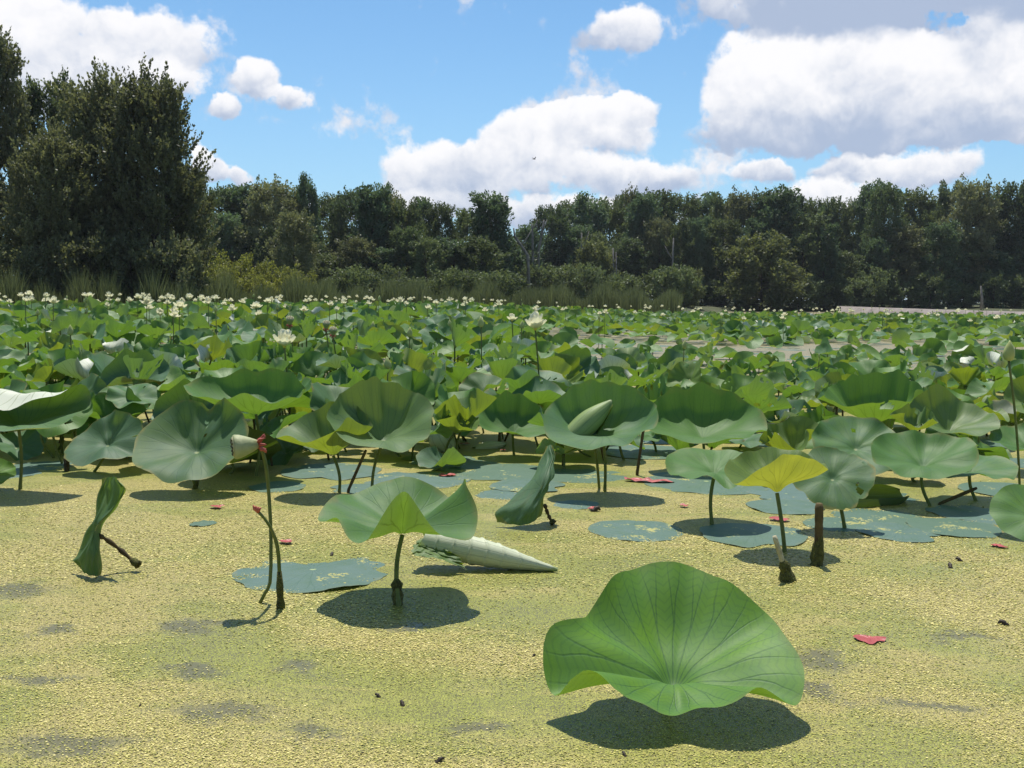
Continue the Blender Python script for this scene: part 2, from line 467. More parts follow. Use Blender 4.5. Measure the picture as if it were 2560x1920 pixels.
def pond_mat():
    m, t, out = new_mat('duckweed_pond')
    co = t.new('ShaderNodeTexCoord').outputs['Object']
    x, y, z = t.sep(co)
    streak = t.xyz(t.m('MULTIPLY', x, .55), y, 0)      # weed drifts into bands across the pond
    def sn(*terms):
        a = None
        for c, v in terms:
            w = t.m('MULTIPLY', v, c) if not isinstance(v, float) else v
            a = w if a is None else t.m('ADD', a, w)
        return t.m('SINE', a)
    f1 = t.m('ADD', t.m('MULTIPLY', sn((1.5, x), (1.9, sn((2.1, y), (0, .5)))), sn((2.9, y), (1.6, sn((1.3, x), (0, .2))))), t.m('MULTIPLY', sn((3.1, x), (6.7, y), (2.0, sn((2.7, x), (-1.3, y)))), .55))
    big = t.m('ADD', t.m('MULTIPLY', t.noise(streak, .9, 6, .55, 1.2), .6), t.m('ADD', t.m('MULTIPLY', f1, .075), .2))
    mid = t.noise(streak, 4.4, 6, .62, .8)
    vo = t.new('ShaderNodeTexVoronoi', feature='F1')
    t.put(vo.inputs['Vector'], co); vo.inputs['Scale'].default_value = 380
    cell = t.sep(vo.outputs['Color'])[0]
    dist = vo.outputs['Distance']
    green = t.mix(cell, (.16, .18, .024), (.36, .38, .058))
    tan = t.mix(cell, (.17, .135, .038), (.57, .49, .155))
    frond0 = t.mix(t.ss(t.m('ADD', t.m('MULTIPLY', big, .65), t.m('MULTIPLY', mid, .35)), .44, .55), green, tan)
    # beyond the near water the mat is old, browned weed
    frond = t.mix(t.ss(y, 10.0, 16.0, 0.0, .8), frond0, t.mix(cell, (.14, .115, .075), (.34, .29, .20)))
    cover = t.m('ADD', t.m('ADD', t.m('MULTIPLY', big, .5), t.m('MULTIPLY', mid, .5)), t.m('MULTIPLY', t.m('SUBTRACT', cell, .5), .42))
    pf = None
    edge = t.scale(t.v('SUBTRACT', t.noise(co, 7.0, 5, .65, out=1), (.5, .5, .5)), .34)
    pw = t.v('ADD', co, edge)
    for cx_, cy_, rx_, ry_ in open_patches():
        q = t.v('LENGTH', t.v('DIVIDE', t.v('SUBTRACT', pw, (cx_, cy_, 0)), (rx_ * 1.5, ry_ * 1.5, 1.0)), out=1)
        pf = q if pf is None else t.m('MINIMUM', pf, q)
    pool = t.m('MULTIPLY', t.ss(t.m('ADD', pf, t.m('MULTIPLY', cell, .35)), 1.30, .55), t.ss(z, .5, .4))
    open_ = t.m('MAXIMUM', t.ss(cover, .455, .335), pool)
    gap = t.ss(dist, .42, .62)
    wet = t.m('MAXIMUM', t.m('MULTIPLY', gap, .6), t.m('MULTIPLY', open_, .9))
    col = t.mix(wet, frond, (.115, .100, .048))
    col = t.mix(t.m('MULTIPLY', pool, .38), col, (.12, .115, .052))
    pb = t.new('ShaderNodeBsdfPrincipled')
    t.put(pb.inputs['Base Color'], col)
    t.put(pb.inputs['Roughness'], t.m('ADD', .5, t.m('MULTIPLY', open_, -.2)))
    t.put(pb.inputs['Specular IOR Level'], t.m('ADD', .22, t.m('MULTIPLY', pool, .08)))
    bp = t.new('ShaderNodeBump'); bp.inputs['Strength'].default_value = .45; bp.inputs['Distance'].default_value = .0015
    t.put(bp.inputs['Height'], t.m('MULTIPLY', t.m('SUBTRACT', t.m('ADD', t.m('MULTIPLY', cell, .8), .6), dist), t.m('SUBTRACT', 1.0, open_)))
    t.l.new(bp.outputs[0], pb.inputs['Normal'])
    t.l.new(pb.outputs[0], out.inputs[0])
    return m


M_POND = pond_mat()


def frond_mat():
    m, t, out = new_mat('duckweed_frond')
    at_ = t.new('ShaderNodeAttribute', attribute_name='tint').outputs['Fac']
    col = t.ramp(at_, [(0, (.07, .08, .012)), (.3, (.22, .23, .036)), (.6, (.40, .355, .085)), (1, (.66, .57, .22))])
    pb = t.new('ShaderNodeBsdfPrincipled')
    t.put(pb.inputs['Base Color'], col)
    pb.inputs['Roughness'].default_value = .5
    pb.inputs['Specular IOR Level'].default_value = .2
    t.l.new(pb.outputs[0], out.inputs[0])
    return m


M_FROND = frond_mat()
M_GROUND = simple_mat('woodland_floor', (.035, .045, .018), (.08, .085, .035), .6, .95)
M_BANK = simple_mat('gravel_bank', (.17, .145, .13), (.27, .235, .21), 1.5, .95)

# ------------------------------------------------------------------ setting: ground, pond, bank
SHORE = [(-400, 36), (-26, 36), (-14, 38), (-9, 44), (-4, 60), (4, 66), (12, 74), (20, 96), (32, 104), (46, 92), (62, 80), (120, 60), (400, 40)]


def shore_y(x):
    return np.interp(x, [p[0] for p in SHORE], [p[1] for p in SHORE])


def build_ground():
    xs = np.concatenate([[-3000, -900, -300], np.arange(-120, 121, 3.0), [300, 900, 3000]])
    ys = np.concatenate([[-3000, -600, -120, -60], np.arange(-30, 171, 3.0), [300, 900, 3000]])
    X, Y = np.meshgrid(xs, ys, indexing='ij')
    d = Y - shore_y(X)
    Z = np.clip(d / 3.0, -1, 1) * .35 + np.clip(d / 60, 0, 1) * .7
    Z = np.where((np.abs(X) > 130) | (Y < -45), .4, Z)
    Z += .05 * np.sin(X * .7) * np.cos(Y * .5) * (Z > .1)
    n, k = len(xs), len(ys)
    V = np.stack([X, Y, Z], -1).reshape(-1, 3)
    i, j = np.meshgrid(np.arange(n - 1), np.arange(k - 1), indexing='ij')
    a = (i * k + j).ravel()
    q = np.stack([a, a + k, a + k + 1, a + 1], -1)
    o = obj('ground', mesh_np('ground', V, q, mat=M_GROUND))
    o['kind'] = 'structure'
    w = obj('pond', mesh_np('pond', [(-135, -50, 0), (135, -50, 0), (135, 125, 0), (-135, 125, 0)], [(0, 1, 2, 3)], smooth=False, mat=M_POND))
    w['kind'] = 'structure'
    # pale gravel causeway along the far right shore
    pts = [at(2090, 766, 101), at(2200, 770, 97), at(2380, 776, 91), at(2560, 781, 84), at(2800, 786, 74)]
    rows = []
    for p in pts:
        rows += [(p.x - .3, p.y - 2.6, -.3), (p.x, p.y - 1.5, p.z - .05), (p.x + .2, p.y, p.z + .04), (p.x + .5, p.y + 2.4, p.z + .05), (p.x + .7, p.y + 4.5, -.2)]
    q = [(r * 5 + c, (r + 1) * 5 + c, (r + 1) * 5 + c + 1, r * 5 + c + 1) for r in range(len(pts) - 1) for c in range(4)]
    b = obj('bank', mesh_np('bank', rows, q, smooth=False, mat=M_BANK))
    b['kind'] = 'structure'


build_ground()

# ------------------------------------------------------------------ trees


def crown_data(rs, h, r, n_limb=22, n_sub=5, n_shoot=3, n_leaf=9, leaf=.22, low=.12, up=.45, shape='oval', shoot_len=.9, spread=.22, droop=0.0, jit=.55):
    """limbs, boughs and leafy shoots grown from a trunk; returns wood tubes and leaf quads"""
    wood = []
    lean = rs.uniform(-.03, .03, 2) * h
    tp = [np.array([lean[0] * s * s + .04 * h * math.sin(3 * s + lean[1]) * s * .3, lean[1] * s * s, h * .93 * s]) for s in np.linspace(0, 1, 8)]
    tr = [max(.02, .020 * h * (1 - .9 * s) + (.012 * h if s == 0 else 0)) for s in np.linspace(0, 1, 8)]
    wood.append(tube_data(tp, tr, 8))
    cen, dirs, tin = [], [], []
    def env(s):
        if shape == 'oval': return math.sin(math.pi * min(1, max(0.02, (s - low) / (1.03 - low)) ** .75)) ** .62
        if shape == 'cone': return max(.08, 1 - s) ** .75 * min(1, .35 + 2.2 * (s - low + .05))
        if shape == 'pyr': return max(.16, 1.04 - s) ** .62 * min(1, (s - low) * 5 + .5)
        if shape == 'round': return math.sqrt(max(.02, 1 - (2 * (s - .5)) ** 2))
        return 1
    for i in range(n_limb):
        s = low + (0.97 - low) * ((i + rs.uniform(0, .9)) / n_limb)
        a = i * 2.39996 + rs.uniform(-.4, .4)
        L = r * env(s) * rs.uniform(.72, 1.12)
        rise = up * (.35 + .9 * s) + rs.uniform(-.15, .15)
        k = s * 7; k0 = int(min(6, k)); p0 = tp[k0] + (tp[k0 + 1] - tp[k0]) * (k - k0)
        d = np.array([math.cos(a), math.sin(a), rise]); d /= np.linalg.norm(d[:2]) + 1e-6
        p1 = p0 + d * L * np.array([1, 1, .8]) + np.array([0, 0, -droop * L])
        pm = (p0 + p1) / 2 + np.array([0, 0, .06 * L])
        wood.append(tube_data([p0, pm, p1], [.007 * h * (1.1 - s), .004 * h * (1.1 - s) + .006, .008], 5, cap=False))
        lt = rs.uniform(0, 1)
        for j in range(n_sub):
            f = rs.uniform(.30, 1.0) ** .8
            b0 = p0 + (p1 - p0) * f + rs.normal(0, .05 * r, 3)
            side = rs.normal(0, 1, 3) * np.array([1, 1, .55]); side /= np.linalg.norm(side) + 1e-6
            dd = d / np.linalg.norm(d) * .55 + side * .65 + np.array([0, 0, up * .7 - droop]); dd /= np.linalg.norm(dd)
            b1 = b0 + dd * r * .30 * rs.uniform(.6, 1.3)
            st = np.clip(lt * .5 + rs.uniform(0, .5), 0, 1)
            for q in range(n_shoot):
                ss = b0 + (b1 - b0) * rs.uniform(.2, 1.05) + rs.normal(0, .08 * r, 3) * .6
                sd_ = dd + rs.normal(0, jit, 3) + np.array([0, 0, up * .5 - droop]); sd_ /= np.linalg.norm(sd_)
                tt = rs.uniform(0, 1, n_leaf)
                c = ss + sd_ * (tt[:, None]) * shoot_len + rs.normal(0, spread, (n_leaf, 3)) * (1.15 - .8 * tt[:, None])
                cen.append(c); dirs.append(np.repeat(sd_[None], n_leaf, 0)); tin.append(np.full(n_leaf, st) + rs.uniform(-.15, .15, n_leaf))
    C = np.concatenate(cen); D = np.concatenate(dirs); T = np.clip(np.concatenate(tin), 0, 1)
    keep = C[:, 2] > .15
    C, D, T = C[keep], D[keep], T[keep]
    n = len(C)
    a = D + rs.normal(0, .7, (n, 3)); a /= np.linalg.norm(a, axis=1)[:, None]
    nn = rs.normal(0, .75, (n, 3)) + np.array([0, 0, .75])
    b = np.cross(nn, a); b /= np.linalg.norm(b, axis=1)[:, None] + 1e-6
    sz = leaf * rs.uniform(.6, 1.3, n)[:, None]
    V = np.stack([C - a * sz * .55, C + b * sz * .33, C + a * sz * .55, C - b * sz * .33], 1).reshape(-1, 3)
    Q = np.arange(4 * n).reshape(-1, 4)
    return join(wood), V, Q, np.repeat(T, 4)


TREES = {}


def tree_proto(key, mat, seed, **kw):
    rs = np.random.RandomState(seed)
    w, V, Q, T = crown_data(rs, **kw)
    TREES[key] = (mesh_np('trunk', *w, mat=M_BARK), mesh_np('crown', V, Q, smooth=False, mat=mat, tint=T), float(np.percentile(V[:, 2], 99.7)), float(np.percentile(np.hypot(V[:, 0], V[:, 1]), 97)))


WM = [M_FOL, M_FOL_DEEP, M_FOL_COOL, M_FOL_BROWN, M_FOL, M_FOL_COOL]
for k, (sh, up, sp, lo) in enumerate([('oval', .55, .22, .10), ('oval', .4, .26, .18), ('pyr', .75, .2, .08), ('oval', .5, .26, .12), ('oval', .7, .2, .15), ('pyr', .6, .24, .05)]):
    tree_proto('wood%d' % k, WM[k], 40 + k, h=13.0, r=3.4, n_limb=38, n_sub=6, n_shoot=4, n_leaf=19, leaf=.29, low=lo, up=up, shape=sh, shoot_len=1.05, spread=sp, jit=.45)
tree_proto('willow0', M_FOL_PALE, 61, h=6, r=3.0, n_limb=26, n_sub=8, n_shoot=5, n_leaf=14, leaf=.26, low=.06, up=.45, shape='round', shoot_len=.7, spread=.26, droop=.15)
tree_proto('shrub0', M_FOL_YEL, 71, h=3, r=2.0, n_limb=16, n_sub=6, n_shoot=4, n_leaf=10, leaf=.17, low=.04, up=.5, shape='round', shoot_len=.4, spread=.14)
tree_proto('shrub1', M_FOL_BROWN, 72, h=3, r=2.0, n_limb=16, n_sub=6, n_shoot=4, n_leaf=10, leaf=.18, low=.04, up=.6, shape='oval', shoot_len=.5, spread=.14)
tree_proto('shrub2', M_FOL, 73, h=3.2, r=2.0, n_limb=18, n_sub=6, n_shoot=4, n_leaf=10, leaf=.22, low=.03, up=.5, shape='round', shoot_len=.45, spread=.16)
tree_proto('near0', M_FOL_BROWN, 81, h=10.2, r=3.5, n_limb=46, n_sub=9, n_shoot=7, n_leaf=22, leaf=.17, low=.03, up=.75, shape='pyr', shoot_len=1.1, spread=.075, jit=.36)
tree_proto('near1', M_FOL_BROWN, 82, h=12.0, r=2.6, n_limb=40, n_sub=8, n_shoot=7, n_leaf=20, leaf=.17, low=.03, up=.85, shape='pyr', shoot_len=1.0, spread=.075, jit=.36)
tree_proto('near2', M_FOL, 83, h=9.0, r=2.6, n_limb=34, n_sub=8, n_shoot=7, n_leaf=18, leaf=.17, low=.03, up=.5, shape='round', shoot_len=.6, spread=.13)


def plant_tree(key, px, py_top, d, width_px, name, label, cat='tree', group=None, rz=None, sink=.25):
    trunk, crown, h0, r0 = TREES[key]
    p = at(px, hy_at(px), d)
    zt = at(px, py_top, d).z
    zs = zt / h0
    xs = width_px * d / F / (2 * r0)
    gz = 0.15
    t = thing(name, label, cat, (p.x, d, gz), RNG.uniform(0, 6.28) if rz is None else rz, group)
    obj('trunk', trunk, t, scale=(xs, xs, zs))
    obj('crown', crown, t, scale=(xs, xs, zs))
    return t


RNG = random.Random(7)


def left_zone(px):
    for lim, txt in ((640, 'next to the big bushy shore tree'), (800, 'behind the olive brown young tree'), (990, 'between the olive brown tree and the domed crowns'), (9999, 'beside the open-crowned tree')):
        if px < lim: return txt


def wood_zone(px):
    for lim, txt in ((1430, 'beside the bare trunks of the skyline gap'), (1570, 'behind the olive willow with bare trunks'), (1800, 'behind the small round willow'), (2010, 'behind the broad willow mound'),
                     (2130, 'in the skyline notch beyond the broad willow mound'), (2330, 'at the near end of the gravel bank'), (9999, 'behind the pale trunk on the gravel bank')):
        if px < lim: return txt


# trees on the left shore
plant_tree('near0', 262, 202, 43.5, 300, 'broadleaf_tree', 'dark bushy tree with several spiky tops next to the slim dark tree', rz=.6)
plant_tree('near0', 388, 196, 42, 290, 'broadleaf_tree', 'dark bushy tree with feathery branches sweeping down to the yellow-green shrubs', rz=2.9)
plant_tree('near1', 5, 95, 45, 210, 'tall_tree', 'tallest dark tree with a pointed crown beside the big bushy tree', rz=2.0)
plant_tree('near2', 128, 205, 49, 200, 'broadleaf_tree', 'slim dark tree standing between the tallest tree and the spiky-topped tree', rz=1.0)
plant_tree('near0', 150, 340, 41, 260, 'broadleaf_tree', 'low spreading brownish tree in front of the tallest tree', rz=4.0)
plant_tree('near2', 462, 420, 50, 150, 'broadleaf_tree', 'small round dark tree at the flank of the feathery-branched tree', rz=3.0)
plant_tree('near1', -110, 200, 44, 260, 'tall_tree', 'dark tree at the far end of the left shore beyond the tallest tree', rz=5.0)
for px, pt, w in ((-20, 610, 210), (110, 620, 180), (225, 590, 190), (330, 600, 200), (430, 600, 170)):
    plant_tree('shrub1', px, pt, 39.5, w, 'shrub', 'brownish leafy shrub under the big trees on the left shore', 'shrub', 'shrubs under the left shore trees')
# far wood, front row: top of crown measured along the skyline
sky_line = [(500, 484, 120), (560, 474, 130), (625, 470, 140), (685, 458, 140), (730, 478, 100), (772, 447, 70), (828, 494, 110), (880, 482, 110), (928, 468, 110), (968, 478, 90), (1012, 503, 90),
            (1052, 500, 90), (1100, 514, 84)]
for i, (px, pt, w) in enumerate(sky_line):
    plant_tree('wood%d' % (i % 6), px, pt, 82 + RNG.uniform(-4, 6), w * 1.25, 'woodland_tree', 'tall dark tree of the wood ' + left_zone(px), 'tree', 'tall trees ' + left_zone(px))
plant_tree('wood2', 1228, 490, 88, 150, 'woodland_tree', 'open-crowned tree standing alone beside the gap in the skyline', 'tree')
plant_tree('wood4', 1180, 528, 90, 130, 'woodland_tree', 'lower dark tree leaning into the open-crowned tree by the skyline gap', 'tree')
plant_tree('wood5', 1310, 566, 96, 110, 'woodland_tree', 'low tree filling the skyline gap behind bare dead branches', 'tree')
sky2 = [(1372, 520, 100), (1421, 510, 110), (1470, 495, 120), (1520, 497, 100), (1567, 478, 80), (1600, 492, 90), (1640, 484, 130), (1700, 492, 110), (1765, 486, 120), (1810, 494, 90), (1852, 484, 110), (1925, 478, 130),
        (1970, 492, 100), (2027, 503, 80), (2060, 524, 90), (2092, 498, 80), (2137, 504, 80), (2168, 462, 90), (2208, 470, 90), (2274, 480, 130), (2318, 502, 100), (2377, 462, 100), (2420, 456, 120), (2470, 490, 110), (2535, 462, 130), (2600, 470, 130)]
for i, (px, pt, w) in enumerate(sky2):
    plant_tree('wood%d' % ((i * 5 + 1) % 6), px, pt, 112 + RNG.uniform(-5, 8), w * 1.25, 'woodland_tree', 'dark green tree of the long wood ' + wood_zone(px), 'tree', 'tall trees ' + wood_zone(px))
# second, lower rank in front that closes the wood down to the shore
for i in range(27):
    px = 1300 + i * 50 + RNG.uniform(-15, 15)
    plant_tree('wood%d' % ((i * 7 + 2) % 6), px, RNG.uniform(535, 660), 106 + RNG.uniform(-2, 2), RNG.uniform(90, 150), 'understorey_tree', 'lower bushy tree ' + wood_zone(px), 'tree', 'lower trees ' + wood_zone(px))
for i in range(12):
    px = 520 + i * 62 + RNG.uniform(-15, 15)
    plant_tree('wood%d' % ((i * 5 + 3) % 6), px, RNG.uniform(540, 650), 77 + RNG.uniform(-2, 2), RNG.uniform(90, 150), 'understorey_tree', 'lower bushy tree ' + left_zone(px), 'tree', 'lower trees ' + left_zone(px))
# pale willows
plant_tree('willow0', 1484, 605, 98, 120, 'willow_tree', 'pale olive willow with two pale bare trunks beside it', 'tree', rz=.3)
plant_tree('willow0', 1716, 674, 92, 80, 'willow_tree', 'small round olive willow bush at the edge of the lotus bed', 'tree', rz=1.3)
plant_tree('willow0', 1903, 590, 99, 200, 'willow_tree', 'broad pale olive willow mound in front of the long wood', 'tree', rz=2.2)
# yellowish shrubs in front of the left wood
for px, pt, w, d in ((520, 630, 150, 56), (600, 640, 150, 57), (560, 672, 130, 53), (690, 660, 130, 58), (640, 690, 120, 54), (755, 680, 120, 60), (470, 650, 110, 52)):
    plant_tree('shrub0', px, pt, d, w, 'shrub', 'yellow-green leafy shrub behind the left reeds', 'shrub', 'yellow-green shrubs behind the reeds')
plant_tree('wood3', 735, 535, 66, 130, 'broadleaf_tree', 'olive brown young tree rising behind the yellow-green shrubs', 'tree')
for i in range(16):
    px = 840 + i * 58 + RNG.uniform(-15, 15)
    plant_tree('shrub2', px, RNG.uniform(660, 700), (72 if px < 1300 else 92) + RNG.uniform(-2, 2), RNG.uniform(90, 130), 'shrub', 'low dark green shrub behind the reeds ' + ('left of' if px < 1290 else 'beyond') + ' the bare trunks', 'shrub', 'low shrubs behind the reeds ' + ('left of' if px < 1290 else 'beyond') + ' the bare trunks')
for i in range(12):
    px = 1790 + i * 68 + RNG.uniform(-15, 15)
    plant_tree('shrub2', px, RNG.uniform(668, 715), 103 + RNG.uniform(-1, 1), RNG.uniform(90, 140), 'shrub', 'low dark green shrub at the foot of the wood beyond the bank', 'shrub', 'low shrubs beyond the bank')


for i in range(20):
    px = 280 + i * 118 + RNG.uniform(-20, 20)
    dd_ = 52 if px < 480 else 94 if px < 1250 else 128
    plant_tree('wood%d' % ((i * 3 + 1) % 6), px, RNG.uniform(575, 640), dd_, 190 if px > 480 else 150, 'background_tree', 'dark tree showing through gaps at the back of the wood', 'tree', 'trees at the back of the wood')


def dead_tree(pxs, d, label, rad0=.16, limbs=()):
    """bare bleached trunk: polyline of photo points at one distance, standing on the shore"""
    base = at(pxs[0][0], hy_at(pxs[0][0]), d)
    t = thing('dead_tree', label, 'dead tree', (base.x, d, 0.1))
    P = [Vector((0, 0, 0))] + [at(px, py, d) - Vector((base.x, d, .1)) for px, py in pxs[1:]]
    n = len(P)
    obj('trunk', tube_mesh('trunk', P, [rad0 * (1 - .6 * i / (n - 1)) for i in range(n)], M_DEADWOOD, 7), t)
    for (i, (dx, dz)) in limbs:
        a = P[i]
        obj('branch', tube_mesh('branch', [a, a + Vector((dx * .6, .1, dz * .5)), a + Vector((dx, .2, dz))], [.07, .05, .02], M_DEADWOOD, 5), t)


dead_tree([(1325, 740), (1319, 639), (1303, 614), (1287, 592), (1284, 570)], 87, 'leaning bleached dead trunk beside the open-crowned tree', .16, [(2, (.9, 1.4))])
dead_tree([(1333, 740), (1332, 640), (1331, 573), (1330, 560)], 92, 'straight bare dead trunk in the skyline gap', .15, [(2, (.5, .9))])
dead_tree([(1343, 740), (1347, 625), (1357, 573), (1360, 550)], 93, 'bare dead trunk bending right at the edge of the long wood', .15, [(2, (.4, .9))])
dead_tree([(1456, 740), (1455, 623), (1454, 582)], 100, 'thin pale dead trunk behind the willow with two trunks', .15, [(1, (.7, 1.8))])
dead_tree([(1534, 740), (1534, 685), (1533, 620)], 97, 'pale bare trunk close beside the olive willow', .14, [])
dead_tree([(1541, 740), (1541, 685), (1540, 630)], 97, 'thinner pale trunk next to the bare trunk by the willow', .10, [])
dead_tree([(1680, 745), (1682, 649), (1684, 595)], 101, 'tall grey dead trunk above the small round willow', .14, [(1, (-.8, 1.4))])
dead_tree([(2456, 772), (2455, 745), (2452, 715)], 93, 'pale trunk rising behind the gravel bank', .17, [])

# bird gliding above the wood
def build_bird():
    p = at(1335, 398, 160)
    b = thing('bird', 'small dark bird gliding against the white cloud', 'bird', p, .5)
    body = tube_data([(-.26, 0, 0), (-.1, 0, .02), (.1, 0, .03), (.24, 0, .03), (.3, 0, .02)], [.02, .06, .075, .04, .01], 8)
    obj('body', mesh_np('body', *body, mat=M_BIRD), b)
    for s in (-1, 1):
        V = [(.1, s * .04, .04), (.14, s * .25, .14), (.05, s * .52, .30), (-.05, s * .54, .31), (-.04, s * .25, .13), (-.08, s * .04, .04)]
        V2 = [(x, y, z + .015) for x, y, z in V]
        Q = [(0, 1, 4, 5), (1, 2, 3, 4), (11, 10, 7, 6), (10, 9, 8, 7), (0, 6, 7, 1), (1, 7, 8, 2), (2, 8, 9, 3), (3, 9, 10, 4), (4, 10, 11, 5)]
        obj('wing', mesh_np('wing', V + V2, Q, smooth=False, mat=M_BIRD), b)
    V = [(-.24, -.03, 0), (-.24, .03, 0), (-.42, .08, 0), (-.42, -.08, 0), (-.24, -.03, .02), (-.24, .03, .02), (-.42, .08, .012), (-.42, -.08, .012)]
    obj('tail', mesh_np('tail', V, [(0, 1, 2, 3), (7, 6, 5, 4), (0, 4, 5, 1), (1, 5, 6, 2), (2, 6, 7, 3), (3, 7, 4, 0)], smooth=False, mat=M_BIRD), b)


build_bird()

# reeds: thousands of blades, one mass
def build_reeds():
    rs = np.random.RandomState(5)
    V, T, C = [], [], []
    def band(n, pa, pb, da, db, hmin, hmax, w):
        px = rs.uniform(pa, pb, n)
        dd = rs.uniform(da, db, n) if np.isscalar(da) else np.interp(px, da[0], da[1]) + rs.uniform(0, db, n)
        x = (px - 1280) / F * dd
        clump = .8 + .3 * np.sin(px * .021 + 1.3 * np.sin(px * .007)) * np.sin(px * .053)
        h = rs.uniform(hmin, hmax, n) * clump
        an = rs.uniform(0, 6.28, n)
        lean = rs.normal(0, .13, (n, 2)) * h[:, None]
        ww = w * rs.uniform(.6, 1.3, n)
        ca, sa = np.cos(an) * ww, np.sin(an) * ww
        z0 = np.full(n, -.05)
        p0 = np.stack([x - ca, dd - sa, z0], 1); p1 = np.stack([x + ca, dd + sa, z0], 1)
        mx, my = x + lean[:, 0] * .3, dd + lean[:, 1] * .3
        p2 = np.stack([mx + ca * .8, my + sa * .8, h * .6], 1); p3 = np.stack([mx - ca * .8, my - sa * .8, h * .6], 1)
        p4 = np.stack([x + lean[:, 0], dd + lean[:, 1], h], 1)
        base = sum(len(v) for v in V)
        V.append(np.stack([p0, p1, p2, p3, p4], 1).reshape(-1, 3))
        i = base + np.arange(n) * 5
        T.append(np.concatenate([np.stack([i, i + 1, i + 2], 1), np.stack([i, i + 2, i + 3], 1), np.stack([i + 3, i + 2, i + 4], 1)]))
        C.append(np.repeat(np.clip(rs.normal(.35, .3, n), 0, 1), 5))
    band(9000, -120, 840, ([-120, 450, 840], [35.5, 37, 46]), 4.0, 1.5, 2.25, .016)
    band(12000, 760, 1700, ([760, 1000, 1300, 1700], [50, 60, 66, 74]), 7.0, 1.7, 2.5, .022)
    o = obj('reeds', mesh_np('reeds', np.concatenate(V), None, np.concatenate(T), smooth=False, mat=M_REED, tint=np.concatenate(C)))
    o['kind'] = 'stuff'; tag(o, 'belt of tall green and brown reeds behind the lotus bed', 'reeds')


build_reeds()

# ------------------------------------------------------------------ lotus leaves
def ring_profile(ctrl, segs, sm=9):
    """smooth closed curve through (angle, radius factor, rim height)"""
    c = sorted([((q[0] % 360), q[1], q[2], q[3] if len(q) > 3 else None) for q in ctrl])
    Mm = np.tile([0.0 if q[3] is None else q[3] for q in c], 3)
    A = np.array([q[0] for q in c]); A = np.concatenate([A - 360, A, A + 360])
    Rr = np.tile([q[1] for q in c], 3); Zz = np.tile([q[2] for q in c], 3)
    g = np.arange(720) * .5
    r = np.interp(g, A, Rr); z = np.interp(g, A, Zz)
    k = np.exp(-.5 * (np.arange(-40, 41) * .5 / sm) ** 2); k /= k.sum()
    mid = np.interp(g, A, Mm)
    mid = np.convolve(np.concatenate([mid[-40:], mid, mid[:40]]), k, 'valid')
    r = np.convolve(np.concatenate([r[-40:], r, r[:40]]), k, 'valid'); z = np.convolve(np.concatenate([z[-40:], z, z[:40]]), k, 'valid')
    idx = (np.arange(segs) / segs * 720).astype(int)
    return r[idx], z[idx], mid[idx]


